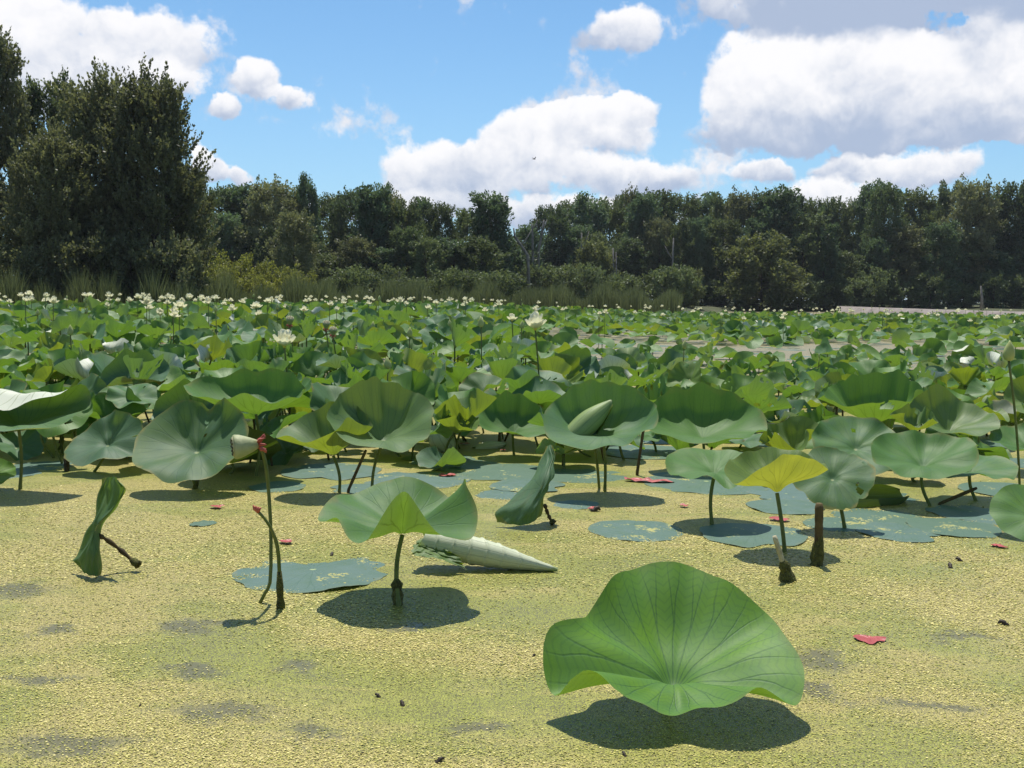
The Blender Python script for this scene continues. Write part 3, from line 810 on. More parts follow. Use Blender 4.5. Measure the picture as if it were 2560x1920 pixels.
def blade_data(R, ctrl, p=1.5, rings=12, segs=48, funnel=.02, seed=0, ragged=0.0, holes=(), fold=None, sm=9, corr=.0008, wav=1.0, ruffle=.035, arc=1.0):
    rs = np.random.RandomState(seed)
    rr, zz, mm = ring_profile(ctrl, segs, sm)
    th = np.arange(segs) / segs * 2 * math.pi
    jag = 1 + ragged * np.convolve(np.tile(rs.normal(0, 1, segs), 3), np.ones(2) / 2, 'same')[segs:2 * segs]
    jag = np.minimum(jag, 1.03)
    rr = rr * (1 + .012 * np.sin(th * 11 + rs.uniform(0, 6)) * np.sin(th * 3 + 1))
    zz = zz + wav * .006 * np.sin(th * 9 + rs.uniform(0, 6)) * (R / .25)
    V = [np.array([[0, 0, -funnel]])]; UV = [np.array([[.5, .5]])]
    ph = rs.uniform(0, 6.28, 8)
    ruf = wav * ruffle * R * sum(rs.uniform(.3, 1) * np.sin(n_ * th + ph[q]) for q, n_ in enumerate((5, 7, 8, 11))) / 2
    rad_ = np.zeros(segs); zp = np.full(segs, -funnel)
    for i in range(1, rings + 1):
        s = i / rings
        k = s * (1 + (jag - 1) * max(0, (s - .75) / .25))
        z = zz * k ** p + mm * math.sin(math.pi * s ** 1.16) ** 1.4 - funnel * np.exp(-(s / .16) ** 2) + corr * np.cos(22 * th) * s * (1 - .3 * s) + ruf * s ** 3.2
        z = z + wav * R * .035 * s * np.sin(s * 7 + 2 * np.cos(th + ph[4]) + ph[5]) * np.sin(2 * th + ph[6])
        ds = rr * R * (k - (i - 1) / rings * (1 + (jag - 1) * max(0, ((i - 1) / rings - .75) / .25)))
        dz = (z - zp) * arc
        rad_ = rad_ + np.sign(ds) * np.sqrt(np.maximum(ds ** 2 - dz ** 2, (.22 * ds) ** 2)); zp = z
        V.append(np.stack([np.cos(th) * rad_, np.sin(th) * rad_, z], 1))
        UV.append(np.stack([.5 + .5 * np.cos(th) * k, .5 + .5 * np.sin(th) * k], 1))
    V = np.concatenate(V); UV = np.concatenate(UV)
    if fold:
        for (phi, x0, rho, mx) in fold:
            dv = np.array([math.cos(rad(phi)), math.sin(rad(phi))])
            sx = V[:, :2] @ dv; perp = V[:, :2] - sx[:, None] * dv
            s = np.maximum(0, sx - x0 * R)
            an = np.minimum(s / (rho * R), rad(mx)); ext = s - an * rho * R
            nx = np.where(s > 0, x0 * R + rho * R * np.sin(an) + ext * np.cos(an), sx)
            dz = np.where(s > 0, rho * R * (1 - np.cos(an)) + ext * np.sin(an), 0)
            V[:, :2] = perp + nx[:, None] * dv; V[:, 2] += dz
    T = [(0, 1 + k, 1 + (k + 1) % segs) for k in range(segs)]
    Q = []
    for i in range(rings - 1):
        a0 = 1 + i * segs; b0 = a0 + segs
        for k in range(segs):
            k2 = (k + 1) % segs
            s, a = (i + 1.5) / rings, 360 * (k + .5) / segs
            if any(((s - hs) / hr) ** 2 + (((a - ha + 180) % 360 - 180) * s * math.pi / 180 / hr) ** 2 < 1 for hs, ha, hr in holes):
                continue
            Q.append((a0 + k, b0 + k, b0 + k2, a0 + k2))
    return V, np.array(Q), np.array(T), UV


def blade_mesh(mat, *a, **k):
    V, Q, T, UV = blade_data(*a, **k)
    return mesh_np('blade', V, Q, T, uv=UV, mat=mat)


def tilt_euler(az, deg, spin=0.0):
    """lean a flat blade so that its upper side faces azimuth az (degrees, 270 = towards the viewer)"""
    axis = Vector((-math.sin(rad(az)), math.cos(rad(az)), 0))
    return (Matrix.Rotation(rad(deg), 3, axis) @ Matrix.Rotation(spin, 3, 'Z')).to_euler()


def stalk_pts(top, bow=.03, n=8, seed=0):
    rs = np.random.RandomState(seed)
    top = Vector(top)
    bx, by = rs.uniform(-bow, bow, 2)
    return [Vector((0, 0, -.06))] + [top * s + Vector((bx, by, 0)) * math.sin(math.pi * s) for s in np.linspace(.04, 1, n)]


HERO_XY = []


def hero(label, base, attach, R, ctrl, mat=None, ddy=0.0, tilt=(270, 0), p=1.5, rs=.0085, algae=0.0, bow=.02, name='lotus_leaf', segs=72, rings=16, **kw):
    mat = mat or M_LEAF
    b = ground(*base)
    a = at(attach[0], attach[1], b.y + ddy)
    t = thing(name, label, 'lotus leaf', b, 0)
    top = a - b
    seed = int(base[0] + base[1] * 7) % 9973
    pts = stalk_pts(top - Vector((0, 0, kw.get('funnel', .02) + .004)), bow, 10, seed)
    obj('stalk', tube_mesh('stalk', pts, [rs * 1.15] * 2 + [rs] * (len(pts) - 2), M_STALK), t)
    if algae > 0:
        rr = np.random.RandomState(seed)
        q = [pts[0] + (pts[min(4, len(pts) - 1)] - pts[0]) * s for s in np.linspace(0, algae, 9)]
        obj('algae_crust', tube_mesh('algae_crust', q, [rs * (1.5 + rr.uniform(0, 1.3)) for _ in q[:-1]] + [rs * 1.05], M_ALGAE, 9), t)
    obj('blade', blade_mesh(mat, R, ctrl, p=p, segs=segs, rings=rings, seed=seed, **kw), t, loc=top, rot=tilt_euler(*tilt))
    HERO_XY.append((b.x, b.y, R)); HERO_XY.append((a.x, a.y, R))
    return t


# the big leaf in the foreground
hero('large bright green lotus leaf with raised back low over its own shadow', (1676, 1772), (1684, 1694), .31,
     [(2, 1.06, .09), (-14, 1.08, .05), (-29, 1.02, -.03), (-37, .94, .01), (-46, .86, .06), (-56, .80, .045), (-70, .74, .0), (-90, .61, -.008), (-112, .73, -.012), (-126, .82, .02), (-140, .92, .085), (-154, .98, .07), (198, 1.06, -.045), (189, 1.15, .045), (178, 1.18, .15), (166, .97, .135), (152, .93, .125), (130, 1.08, .20), (95, 1.24, .235), (65, 1.2, .225), (30, 1.10, .145)],
     M_GREEN2, p=1.5, segs=144, rings=28, sm=4, ruffle=.012, corr=.0005, funnel=.03, rs=.009)
# wavy leaf on a weedy stalk
hero('wavy blue-green lotus leaf on tall stalk with weedy base', (998, 1518), (1006, 1320), .29,
     [(0, .98, .12), (-20, 1.0, .05), (14, 1.02, .2), (48, .97, .06), (92, 1.0, .15), (135, 1.0, .10), (165, 1.0, .09), (182, 1.03, .085), (198, 1.03, .015), (217, .92, .09), (236, .98, .0), (250, .95, .0), (264, .92, .14), (283, .92, .18), (300, .95, .05), (324, 1.04, -.02)],
     M_LEAF, ddy=.14, p=1.5, sm=5, segs=120, rings=22, algae=1.0, ruffle=.015)
hero('lotus leaf with glowing yellow underside facing the open water', (1962, 1380), (1943, 1219), .235,
     [(0, 1, .09), (40, 1, .13), (90, 1, .15), (140, 1, .11), (180, 1.05, .085), (207, 1.02, .015), (228, .95, .10), (265, .95, .165), (300, .97, .155), (332, 1, .10)], M_GLOW, ddy=.06, p=1.25, sm=6)
hero('flat wavy lotus leaf touching the yellow-undersided leaf', (1780, 1311), (1786, 1176), .24,
     [(0, 1, .05), (60, 1, .07), (120, 1, .08), (160, 1, .06), (182, 1, .03), (215, 1, -.02), (250, .95, .02), (275, 1, -.045), (310, .95, .05)], M_LEAF, ddy=.05, sm=7, algae=.3)
hero('broad pale blue-green lotus leaf with upturned right edge', (2326, 1265), (2307, 1158), .28,
     [(0, 1.1, .10), (22, 1.1, .13), (60, 1, .12), (100, 1, .14), (150, 1, .11), (180, 1.02, .05), (215, 1, -.02), (255, .95, -.03), (290, .95, -.02), (322, 1, .04), (340, 1, .13)], M_LEAF, ddy=.05, sm=7)
hero('ragged tilted lotus leaf with pale centre beside the mossy stump', (2112, 1322), (2082, 1192), .2,
     [(0, 1, .03), (45, .95, .04), (90, 1, .05), (135, 1, .02), (180, 1, .01), (225, 1.0, -.02), (270, 1, -.05), (315, .85, -.02)], M_WORN, tilt=(265, 26), ragged=.05, sm=7, holes=((.8, 318, .10), (.66, 330, .05), (.9, 20, .06)))
hero('low flat lotus leaf on a bent stalk left of the tall bud', (2440, 1252), (2424, 1176), .235,
     [(0, 1.1, .05), (40, 1, .07), (90, .9, .07), (140, 1, .06), (180, 1.1, .03), (220, 1, -.02), (262, .9, .02), (300, 1, -.03), (335, 1, .02)], M_LEAF, sm=6, ddy=.04)
hero('big cupped lotus leaf with dark hollow and torn pale front rim', (2196, 1142), (2190, 1049), .40,
     [(0, 1, .25), (35, 1, .31), (90, 1, .30), (140, 1, .24), (180, 1, .16), (210, .9, .10), (250, .85, .15), (290, .88, .16), (330, .95, .22)], M_GREEN, p=1.9, sm=8, holes=((.86, 262, .11), (.8, 270, .06)), ragged=.01)
hero('shaded lotus leaf facing the water under the big cupped leaf', (2150, 1192), (2140, 1118), .27,
     [(0, 1, .03), (45, 1, .06), (90, 1, .05), (135, 1, .06), (180, 1, .04), (225, 1, .0), (270, 1, -.02), (315, 1, .0)], M_LEAF, tilt=(262, 27), sm=8, holes=((.55, 80, .07),))
hero('bright yellow-green lotus leaf creased down its middle', (2392, 1160), (2372, 1073), .31,
     [(0, 1, .10), (45, 1, .15), (85, 1.05, .29), (120, 1, .27), (160, 1, .24), (190, 1, .12), (230, .95, .02), (275, .95, .0), (320, 1, .04)], M_YELLOW, sm=8, p=1.4)
hero('large upright lotus leaf with shaded hollow behind a rolled leaf', (1512, 1228), (1508, 1084), .35,
     [(0, 1, .16), (40, 1, .24), (90, 1, .27), (130, 1, .26), (170, 1, .14), (205, 1.02, .03), (240, 1, -.03), (275, .9, -.02), (305, .9, .05), (335, 1, .10)], M_LEAF, p=1.9, tilt=(260, 4), sm=8)
hero('tilted lotus leaf with a dark shadow patch standing by the rolled leaf', (1285, 1138), (1282, 1078), .29,
     [(0, 1, .10), (45, 1, .2), (90, 1, .26), (135, 1, .22), (180, 1, .12), (220, .95, .03), (260, .9, .03), (300, 1, -.01), (335, 1, .03)], M_LEAF, p=1.7, sm=8)
hero('wide cupped lotus leaf with dark green hollow above flat water pads', (1760, 1170), (1757, 1087), .40,
     [(0, 1.02, .15), (45, 1, .26), (90, 1, .29), (135, 1, .27), (180, 1.02, .13), (215, 1, .04), (250, .93, .01), (290, .93, .02), (330, 1, .07)], M_LEAF, p=2.0, sm=8)
hero('deep yellow-green funnel-shaped lotus leaf with curled torn right rim', (930, 1228), (958, 1094), .34,
     [(0, .95, .15), (25, 1, .22), (60, 1, .27), (95, 1, .31), (130, 1.02, .33), (165, 1.05, .27), (195, 1.02, .18), (225, 1, .06), (262, 1, .0), (300, .95, -.02), (335, .85, .04)], M_YELLOW, p=1.5, ddy=.0, sm=7, ragged=.008)
hero('yellow-green lotus leaf with a raised front lobe over ribbed underside', (848, 1230), (833, 1128), .30,
     [(0, .9, .15), (35, 1, .24), (75, 1, .27), (120, 1, .24), (160, 1, .14), (186, 1.08, .10), (215, 1.02, .10), (245, .95, .09), (268, .9, .10), (290, .92, .18), (315, .95, .19), (340, .9, .15)], M_YELLOW, p=1.5, sm=6)
hero('wide shallow lotus leaf with dark hollow on a long straight stalk', (640, 1190), (640, 1026), .36,
     [(0, .9, .12), (40, .95, .20), (85, .95, .235), (130, 1, .2), (170, 1.25, .17), (200, 1.2, .13), (230, .95, .09), (252, .85, .08), (270, .8, .14), (290, .85, .09), (325, .9, .08)], M_LEAF, p=2.1, sm=6)
hero('large dull green lotus leaf with notched back and insect holes', (492, 1222), (492, 1124), .335,
     [(0, .95, .12), (40, 1, .25), (62, 1, .28), (78, .72, .15), (95, .95, .24), (130, 1, .24), (165, 1, .12), (200, 1, .0), (235, 1, -.06), (270, 1.0, -.09), (305, .95, -.07), (335, .9, .03)],
     M_WORN, p=1.3, sm=5, tilt=(270, 6), ragged=.008, holes=((.72, 80, .05), (.58, 72, .035), (.5, 95, .03), (.35, 60, .02), (.62, 175, .03)))
hero('drooping ragged lotus leaf beside a short dark stub', (235, 1180), (268, 1108), .235,
     [(0, 1, .03), (40, 1, .12), (80, 1, .16), (120, .9, .10), (160, 1, .0), (200, 1.05, -.03), (245, 1, -.06), (290, .9, .0), (330, .95, -.06)], M_WORN, p=1.3, tilt=(262, 14), sm=7, ragged=.02)
hero('long lotus leaf with its back rim folded over showing a white underside', (50, 1222), (46, 1058), .40,
     [(0, 1, .10), (45, 1.1, .06), (90, 1.15, .04), (135, 1.1, .06), (180, 1, .10), (225, 1, .06), (270, .8, .03), (315, .95, .03)], M_PALE, p=1.4, sm=8, tilt=(270, 4), fold=[(78, .16, .17, 212)], ruffle=.015)
hero('dark lotus leaf with shaded underside behind the seed pod', (575, 1185), (580, 1150), .30,
     [(0, 1, .12), (45, 1, .05), (90, 1, .0), (135, 1, .03), (180, 1, .10), (225, 1, .14), (270, .9, .16), (315, 1, .17)], M_DARK, p=1.3, tilt=(90, 12), sm=8)
hero('green humped lotus leaf half lying in the duckweed below the tall bud', (2596, 1338), (2590, 1290), .2,
     [(0, 1, .02), (45, 1, .05), (90, 1, .08), (135, 1, .06), (180, 1, -.01), (225, 1, -.045), (270, 1, -.05), (315, 1, -.03)], M_GREEN, tilt=(262, 16), sm=9)
hero('small green lotus leaf lying by the left end of the bed', (-22, 1222), (-18, 1188), .13,
     [(0, 1, .02), (90, 1, .06), (180, 1, .04), (270, 1, -.02)], M_GREEN, tilt=(300, 15), sm=9)
hero('yellow-green lotus leaf seen from below behind the folded leaf', (330, 1150), (310, 1112), .21,
     [(0, 1, .2), (60, 1, .12), (120, 1, .08), (180, 1, .05), (240, 1, .09), (300, 1, .16)], M_YELLOW, p=1.3, sm=8)
hero('bright lotus leaf standing on the right edge of the bed', (2600, 1085), (2590, 1010), .27,
     [(0, 1, .15), (60, 1, .2), (120, 1, .22), (180, 1, .05), (240, 1, -.01), (300, 1, .08)], M_YELLOW, p=1.3, tilt=(240, 14), sm=8)
hero('grey-green lotus leaf right of the tall bud stalk', (2580, 1180), (2575, 1120), .25,
     [(0, 1, .1), (60, 1, .15), (120, 1, .1), (180, 1, .04), (240, 1, .0), (300, 1, .02)], M_LEAF, p=1.3, sm=8)


# low leaves lying in the shade under the front rank
lrng = random.Random(31)
for px, py in ((60, 1142), (140, 1130), (395, 1168), (300, 1140), (700, 1152), (760, 1128), (1000, 1142), (1080, 1178), (1410, 1172), (1640, 1132), (1835, 1098), (2290, 1205), (2480, 1092), (560, 1135), (1560, 1150), (1960, 1135), (2230, 1160)):
    ph_ = lrng.uniform(0, 360)
    hero('low shaded lotus leaf lying under the front rank of the bed', (px, py), (px + lrng.uniform(-25, 25), py - lrng.uniform(14, 48)), lrng.uniform(.16, .25),
         [(a, lrng.uniform(.85, 1.08), .04 + .06 * math.sin(rad(2 * a + ph_)) + lrng.uniform(-.02, .03)) for a in range(0, 360, 30)],
         lrng.choice([M_LEAF, M_LEAF, M_DARK, M_WORN, M_YELLOW, M_GREEN]), tilt=(lrng.uniform(0, 360), lrng.uniform(5, 40)), sm=8, ragged=.025, ruffle=.06, segs=48, rings=10)['group'] = 'low leaves under the front rank'
del HERO_XY[-34:]


# leaves that stand on edge in the water, rolled leaves: free-form sheets
def catmull(P, n):
    P = np.asarray(P, dtype=float)
    Q = np.concatenate([[2 * P[0] - P[1]], P, [2 * P[-1] - P[-2]]])
    out = []
    m = len(P) - 1
    for s in np.linspace(0, m, n):
        i = min(int(s), m - 1); u = s - i
        a, b, c, d = Q[i], Q[i + 1], Q[i + 2], Q[i + 3]
        out.append(.5 * (2 * b + (c - a) * u + (2 * a - 5 * b + 4 * c - d) * u * u + (3 * b - a - 3 * c + d) * u ** 3))
    return np.array(out)


def sheet_mesh(rows, mat, nu=44, nv=32, name='blade'):
    R_ = [catmull(r, nv) for r in rows]
    G = np.stack([catmull([r[j] for r in R_], nu) for j in range(nv)], 1)     # nu x nv x 3
    uu, vv = np.meshgrid(np.linspace(0, 1, nu), np.linspace(0, 1, nv), indexing='ij')
    G[:, :, 1] += .007 * np.sin(uu * 17 + 3 * np.sin(vv * 7)) * np.sin(vv * 9 + uu * 4) + .004 * np.sin(vv * 31 + uu * 5)
    G[:, :, 0] += .004 * np.sin(uu * 23 + vv * 5)
    V = G.reshape(-1, 3)
    Q = [(i * nv + j, (i + 1) * nv + j, (i + 1) * nv + j + 1, i * nv + j + 1) for i in range(nu - 1) for j in range(nv - 1)]
    uu, vv = np.meshgrid(np.linspace(.08, .92, nu), np.linspace(.06, .94, nv), indexing='ij')
    return mesh_np(name, V, Q, uv=np.stack([vv, uu], -1).reshape(-1, 2), mat=mat)


def edge_leaf(label, base, d, rows, mat, stalk):
    """rows of (photo x, photo y, offset in depth) from top to bottom of a leaf standing on edge"""
    b = ground(*base)
    t = thing('lotus_leaf', label, 'lotus leaf', b)
    R_ = [[tuple(at(px, py, d + dd) - b) for px, py, dd in r] for r in rows]
    obj('blade', sheet_mesh(R_, mat), t)
    S = [at(px, py, d + dd) - b for px, py, dd in stalk]
    obj('stalk', tube_mesh('stalk', catmull(S, 12), [.008 + .003 * math.sin(k * 2.3) for k in range(12)], M_STALK_BROWN), t)
    q = catmull(S, 12)[-4:]
    obj('algae_crust', tube_mesh('algae_crust', q, [.010, .016, .014, .018], M_ALGAE, 7), t)
    HERO_XY.append((b.x, b.y, .2))


dl = ground(230, 1438).y
edge_leaf('upright twisted lotus leaf with a browned tip standing alone in duckweed', (230, 1438), dl,
          [[(254, 1196, .10), (272, 1192, .09), (292, 1194, .07), (300, 1204, .05)],
           [(246, 1232, .08), (268, 1225, .08), (296, 1218, .06), (312, 1228, .03)],
           [(236, 1290, .05), (246, 1288, .02), (284, 1268, .03), (296, 1262, .06)],
           [(212, 1335, .05), (236, 1326, .0), (242, 1312, -.02), (262, 1304, .05)],
           [(190, 1392, .04), (216, 1380, -.02), (238, 1360, -.05), (248, 1350, .03)],
           [(184, 1402, .03), (208, 1416, -.03), (240, 1400, -.06), (256, 1396, .02)],
           [(206, 1424, .0), (222, 1436, -.03), (240, 1440, -.05), (252, 1436, .0)]], M_WORN,
          [(246, 1338, .02), (268, 1350, .04), (300, 1374, .06), (330, 1400, .06), (346, 1412, .05)])
dr = ground(1310, 1318).y
edge_leaf('upright lotus leaf folded like a wing beside the rolled white leaf', (1318, 1318), dr,
          [[(1362, 1118, .25), (1374, 1112, .22), (1384, 1114, .2)],
           [(1352, 1150, .22), (1376, 1140, .16), (1387, 1150, .14)],
           [(1322, 1206, .12), (1362, 1190, .05), (1384, 1190, .08)],
           [(1272, 1252, .05), (1340, 1246, -.02), (1372, 1216, .05)],
           [(1238, 1284, .02), (1320, 1284, -.05), (1362, 1242, .03)],
           [(1244, 1306, .0), (1310, 1312, -.04), (1352, 1290, .02)]], M_WORN,
          [(1362, 1262, .03), (1368, 1280, .05), (1376, 1298, .05), (1384, 1308, .04)])


def rolled(label, A, B, r_a, r_b, turns, mat, name='rolled_leaf', flap=0.0, prof=None, phase=0.0, n=26, m=34, stalk=None, base=None, ribs=0):
    """leaf rolled along the axis A-B into a spiral tube; radii at both ends"""
    A, B = Vector(A), Vector(B)
    ax = (B - A); L = ax.length; ax.normalize()
    u = ax.cross(Vector((0, 0, 1))).normalized(); w = u.cross(ax)
    org = Vector(base) if base else Vector((min(A.x, B.x), A.y, 0))
    V, UV = [], []
    for i in range(n):
        t_ = i / (n - 1)
        r = r_a + (r_b - r_a) * t_ if prof is None else prof(t_)
        for j in range(m):
            s = j / (m - 1)
            ph = phase + turns * 2 * math.pi * s
            rr_ = r * (.78 + .26 * s) * (1 + .03 * math.sin(9 * t_ + 3 * s) + ribs * .10 * max(0, math.sin((t_ * 8 + s * 1.8) * 2 * math.pi)) ** 16)
            p = A + ax * (L * t_ + .012 * math.sin(ph * 2)) + (u * math.cos(ph) + w * math.sin(ph)) * rr_
            if flap and s > .8 and t_ < .62:
                k = (s - .8) / .2
                p = p + (u * -math.sin(ph) + w * math.cos(ph)) * flap * k * (1 - t_ / .62) ** .6
            V.append(tuple(p - org)); UV.append((.5 + .5 * (1 - t_) * math.cos(ph * .5), .5 + .5 * (1 - t_) * math.sin(ph * .5)))
    Q = [(i * m + j, (i + 1) * m + j, (i + 1) * m + j + 1, i * m + j + 1) for i in range(n - 1) for j in range(m - 1)]
    t = thing(name, label, 'lotus leaf', org)
    obj('blade', mesh_np('blade', V, Q, uv=UV, mat=mat), t)
    if stalk:
        S = [Vector(q) - org for q in stalk]
        obj('stalk', tube_mesh('stalk', catmull(S, 10), [.008] * 10, M_STALK), t)
    return t


M_WHITEROLL = lotus_mat('lotus_underside_white', top=(.58, .61, .42), blue=(.54, .59, .42), under=(.10, .19, .05), trans=(.3, .42, .03), tw=.2, worn=.05)
dw = ground(1230, 1432).y
t_ = rolled('pale white rolled-up lotus leaf lying on the duckweed', at(1056, 1350, dw + .10), at(1388, 1424, dw + .02), .062, .016, 1.3, M_WHITEROLL, phase=math.pi * .15, n=170, m=44, ribs=1, prof=lambda s: .010 + .047 * math.sin(math.pi * (.19 + .80 * s) ** .8) ** 1.1)
obj('flap', sheet_mesh([[tuple(at(px, py, dw + dd) - t_.location) for px, py, dd in r] for r in
    ([(1050, 1345, .10), (1090, 1358, .06), (1150, 1392, .0)], [(1034, 1366, .05), (1078, 1376, .03), (1158, 1412, -.02)], [(1028, 1386, .0), (1060, 1392, -.01), (1100, 1398, -.03), (1165, 1424, -.03)])], M_YELLOW, name='flap'), t_)
b11 = ground(1500, 1220)
rolled('pale green tightly rolled leaf held up in front of a large leaf', at(1404, 1118, b11.y - .12), at(1526, 1008, b11.y - .02), .03, .03, 1.5, lotus_mat('young_roll', top=(.26, .36, .12), blue=(.28, .37, .15), under=(.2, .3, .06), trans=(.3, .4, .04), tw=.25, worn=.1),
       prof=lambda s: .014 + .06 * math.sin(math.pi * min(1, .12 + .85 * s)) ** .8, phase=2.2, base=b11, stalk=[(b11.x, b11.y, -.05), tuple(at(1492, 1150, b11.y - .03)), tuple(at(1482, 1092, b11.y - .06))])
b12 = ground(1240, 1122)
rolled('small pale rolled leaf lying on the floating pads', at(1185, 1122, b12.y), at(1262, 1112, b12.y + .05), .02, .02, 1.3, M_WHITEROLL, prof=lambda s: .008 + .03 * math.sin(math.pi * (.08 + .84 * s)))
b13 = ground(1115, 1128)
rolled('white half-rolled leaf standing behind the funnel-shaped leaf', at(1085, 1062, b13.y), at(1122, 1126, b13.y), .05, .08, 1.05, M_WHITEROLL, prof=lambda s: .02 + .075 * math.sin(math.pi * (.1 + .7 * s)))
b14 = ground(2170, 1262)
rolled('dark curled decaying leaf lying in the shade of the broad leaves', at(2085, 1240, b14.y), at(2262, 1235, b14.y + .1), .06, .03, .62, M_DARK, prof=lambda s: .03 + .075 * math.sin(math.pi * (.15 + .8 * s)) * (1 + .2 * math.sin(9 * s)), phase=2.4)

# ------------------------------------------------------------------ floating pads
PAD_PROTO = []
for k in range(7):
    rs_ = np.random.RandomState(300 + k)
    ctrl = [(a, rs_.uniform(.88, 1.05), rs_.uniform(-.0075, -.002)) for a in range(0, 360, 24)]
    if k % 2: ctrl[4] = (ctrl[4][0], .62, -.004)
    PAD_PROTO.append(blade_mesh(M_PAD, .25, ctrl, p=2, rings=8, segs=64, funnel=-.002, seed=k, ragged=.006 + .008 * (k % 3), sm=5, corr=.0003, wav=.15))
PADN = [0]


def pad(px0, px1, py, label, group=None, k=None, spin=None, mat=None, yy=None):
    """flat pad between two photo x at photo height py"""
    a, b = ground(px0, py), ground(px1, py)
    c = (a + b) / 2
    PADN[0] += 1
    o = obj('floating_lotus_pad', PAD_PROTO[PADN[0] % 7 if k is None else k], None, (c.x, c.y, .0045 + .0012 * (PADN[0] % 5)), (0, 0, RNG.uniform(0, 6.28) if spin is None else spin))
    s = (b - a).length / .5
    o.scale = (s, s * (yy or 1), 1)
    return tag(o, label, 'lotus pad', group)


big = blade_mesh(M_PAD, .25, [(0, 1, -.006), (30, 1, -.005), (52, .98, -.006), (70, .55, -.005), (90, .35, -.005), (118, .45, -.006), (140, .85, -.005), (180, 1, -.006), (230, 1, -.004), (262, .98, -.006), (300, 1, .008), (330, 1, -.006)], p=2, rings=10, segs=96, funnel=-.002, seed=3, ragged=.02, sm=5, corr=.0003, wav=.2)
PAD_PROTO.append(big)
pad(588, 976, 1428, 'big blue-grey floating pad with a bite out of its back edge', k=7, spin=0)
pad(1470, 1716, 1327, 'round green floating pad lying alone in the duckweed', k=0)
pad(1745, 2026, 1338, 'ragged blue floating pad with weed bits behind the pale stick', k=5)
pad(1868, 2060, 1268, 'blue-green floating pad with an upturned lobe under the yellow leaf', k=4)
GP = 'floating pads among the lotus stalks'
LP = 'flat blue-grey lotus pad floating among the lotus stalks'
for x0, x1, y in ((2080, 2340, 1296), (2320, 2530, 1282), (2005, 2170, 1312), (2145, 2355, 1332), (2270, 2500, 1320), (2390, 2520, 1300), (1600, 1930, 1206), (1870, 2060, 1238), (1900, 2100, 1215),
                  (2400, 2620, 1225), (2080, 2300, 1240), (900, 1180, 1200), (1120, 1390, 1180), (1060, 1260, 1165), (1220, 1420, 1215), (1330, 1560, 1188), (1380, 1500, 1262), (1000, 1190, 1150),
                  (620, 770, 1218), (700, 960, 1180), (20, 190, 1165), (-60, 100, 1185), (470, 540, 1310), (1500, 1750, 1130), (1560, 1720, 1100), (1850, 2050, 1105), (1700, 1900, 1140), (2400, 2560, 1110), (2280, 2420, 1130), (2480, 2640, 1160),
                  (1180, 1330, 1235), (820, 960, 1222), (1660, 1800, 1075), (1950, 2100, 1080)):
    c_ = (x0 + x1) / 2
    z_ = ('beside the mossy stump' if c_ > 2000 and y > 1200 else 'under the big cupped leaves' if c_ > 1990 else 'among the red scraps behind the yellow leaf' if c_ > 1500 and y < 1150 else 'under the wavy leaf beside the yellow leaf' if c_ > 1500
          else 'round the winged upright leaf' if c_ > 1150 else 'behind the wavy leaf on its weedy stalk' if c_ > 600 else 'near the long folded leaf')
    pad(x0, x1, y, 'flat blue-grey floating pad ' + z_, 'floating pads ' + z_)
# pads in the open channel beyond
GP2, LP2 = 'pads in the open channel', 'small floating pad in the open channel behind the cupped leaves'
for i in range(130):
    px = RNG.uniform(1350, 2600); py = RNG.uniform(845, 925)
    c = ground(px, py); w = RNG.uniform(.3, .5)
    pxw = w / c.y * F
    pad(px - pxw / 2, px + pxw / 2, py, LP2, GP2)

# ------------------------------------------------------------------ the lotus bed
VAR = []


def random_ctrl(rs, kind):
    c = []
    ph = rs.uniform(0, 360); n = rs.randint(3, 6)
    for a in range(0, 360, 20):
        ruf = math.sin(rad(a * n + ph)) * rs.uniform(.6, 1.0)
        if kind == 'saddle': z = .05 + .085 * math.sin(rad(2 * a + ph)) + .03 * ruf
        elif kind == 'cup': z = .15 + .055 * ruf + .05 * math.sin(rad(a + ph))
        elif kind == 'deep': z = .22 + .03 * ruf + .07 * math.sin(rad(a + ph))
        elif kind == 'flat': z = .03 + .055 * ruf
        else: z = .09 + .07 * ruf + .05 * math.sin(rad(a + ph))
        c.append((a, rs.uniform(.9, 1.05), z))
    return c


KINDS = ['cup', 'deep', 'flat', 'wavy', 'cup', 'saddle', 'flat', 'saddle', 'wavy', 'fold', 'fold', 'wavy', 'cup', 'fold', 'saddle', 'flat', 'wavy', 'saddle']
VMAT = [M_LEAF, M_GREEN, M_LEAF, M_LEAF, M_YELLOW, M_WORN, M_LEAF, M_LEAF, M_GREEN, M_PALE, M_PALE, M_YELLOW, M_LEAF, M_PALE, M_LEAF, M_GREEN, M_LEAF, M_GREEN]
LOW, MIDR = [], []
for k, (kd, mt) in enumerate(zip(KINDS, VMAT)):
    rs_ = np.random.RandomState(500 + k)
    ct = random_ctrl(rs_, 'wavy' if kd == 'fold' else kd)
    fo = [(rs_.uniform(0, 360), .25, .16, rs_.uniform(130, 215))] if kd == 'fold' else None
    hol = tuple((rs_.uniform(.45, 1.0), rs_.uniform(0, 360), rs_.uniform(.04, .13)) for _ in range(rs_.randint(1, 8)))
    pp = 1.25 if kd == 'deep' else 1.5
    VAR.append(blade_mesh(mt, .26, ct, p=pp, rings=14, segs=60, seed=k, ragged=.014 if k % 3 else .04, fold=fo, holes=hol, sm=8, ruffle=.06))
    LOW.append(blade_data(.26, ct, p=pp, rings=4, segs=14, seed=k, fold=fo, sm=8))
    MIDR.append(blade_data(.26, ct, p=pp, rings=7, segs=28, seed=k, fold=fo, sm=8, holes=hol, ruffle=.06))
STALK = [tube_mesh('stalk', stalk_pts((0, 0, 1), .04, 7, 900 + k), [.008] * 8, M_STALK if k % 3 else M_STALK_BROWN, 6) for k in range(6)]


def px_of(x, y):
    return 1280 + x / y * F


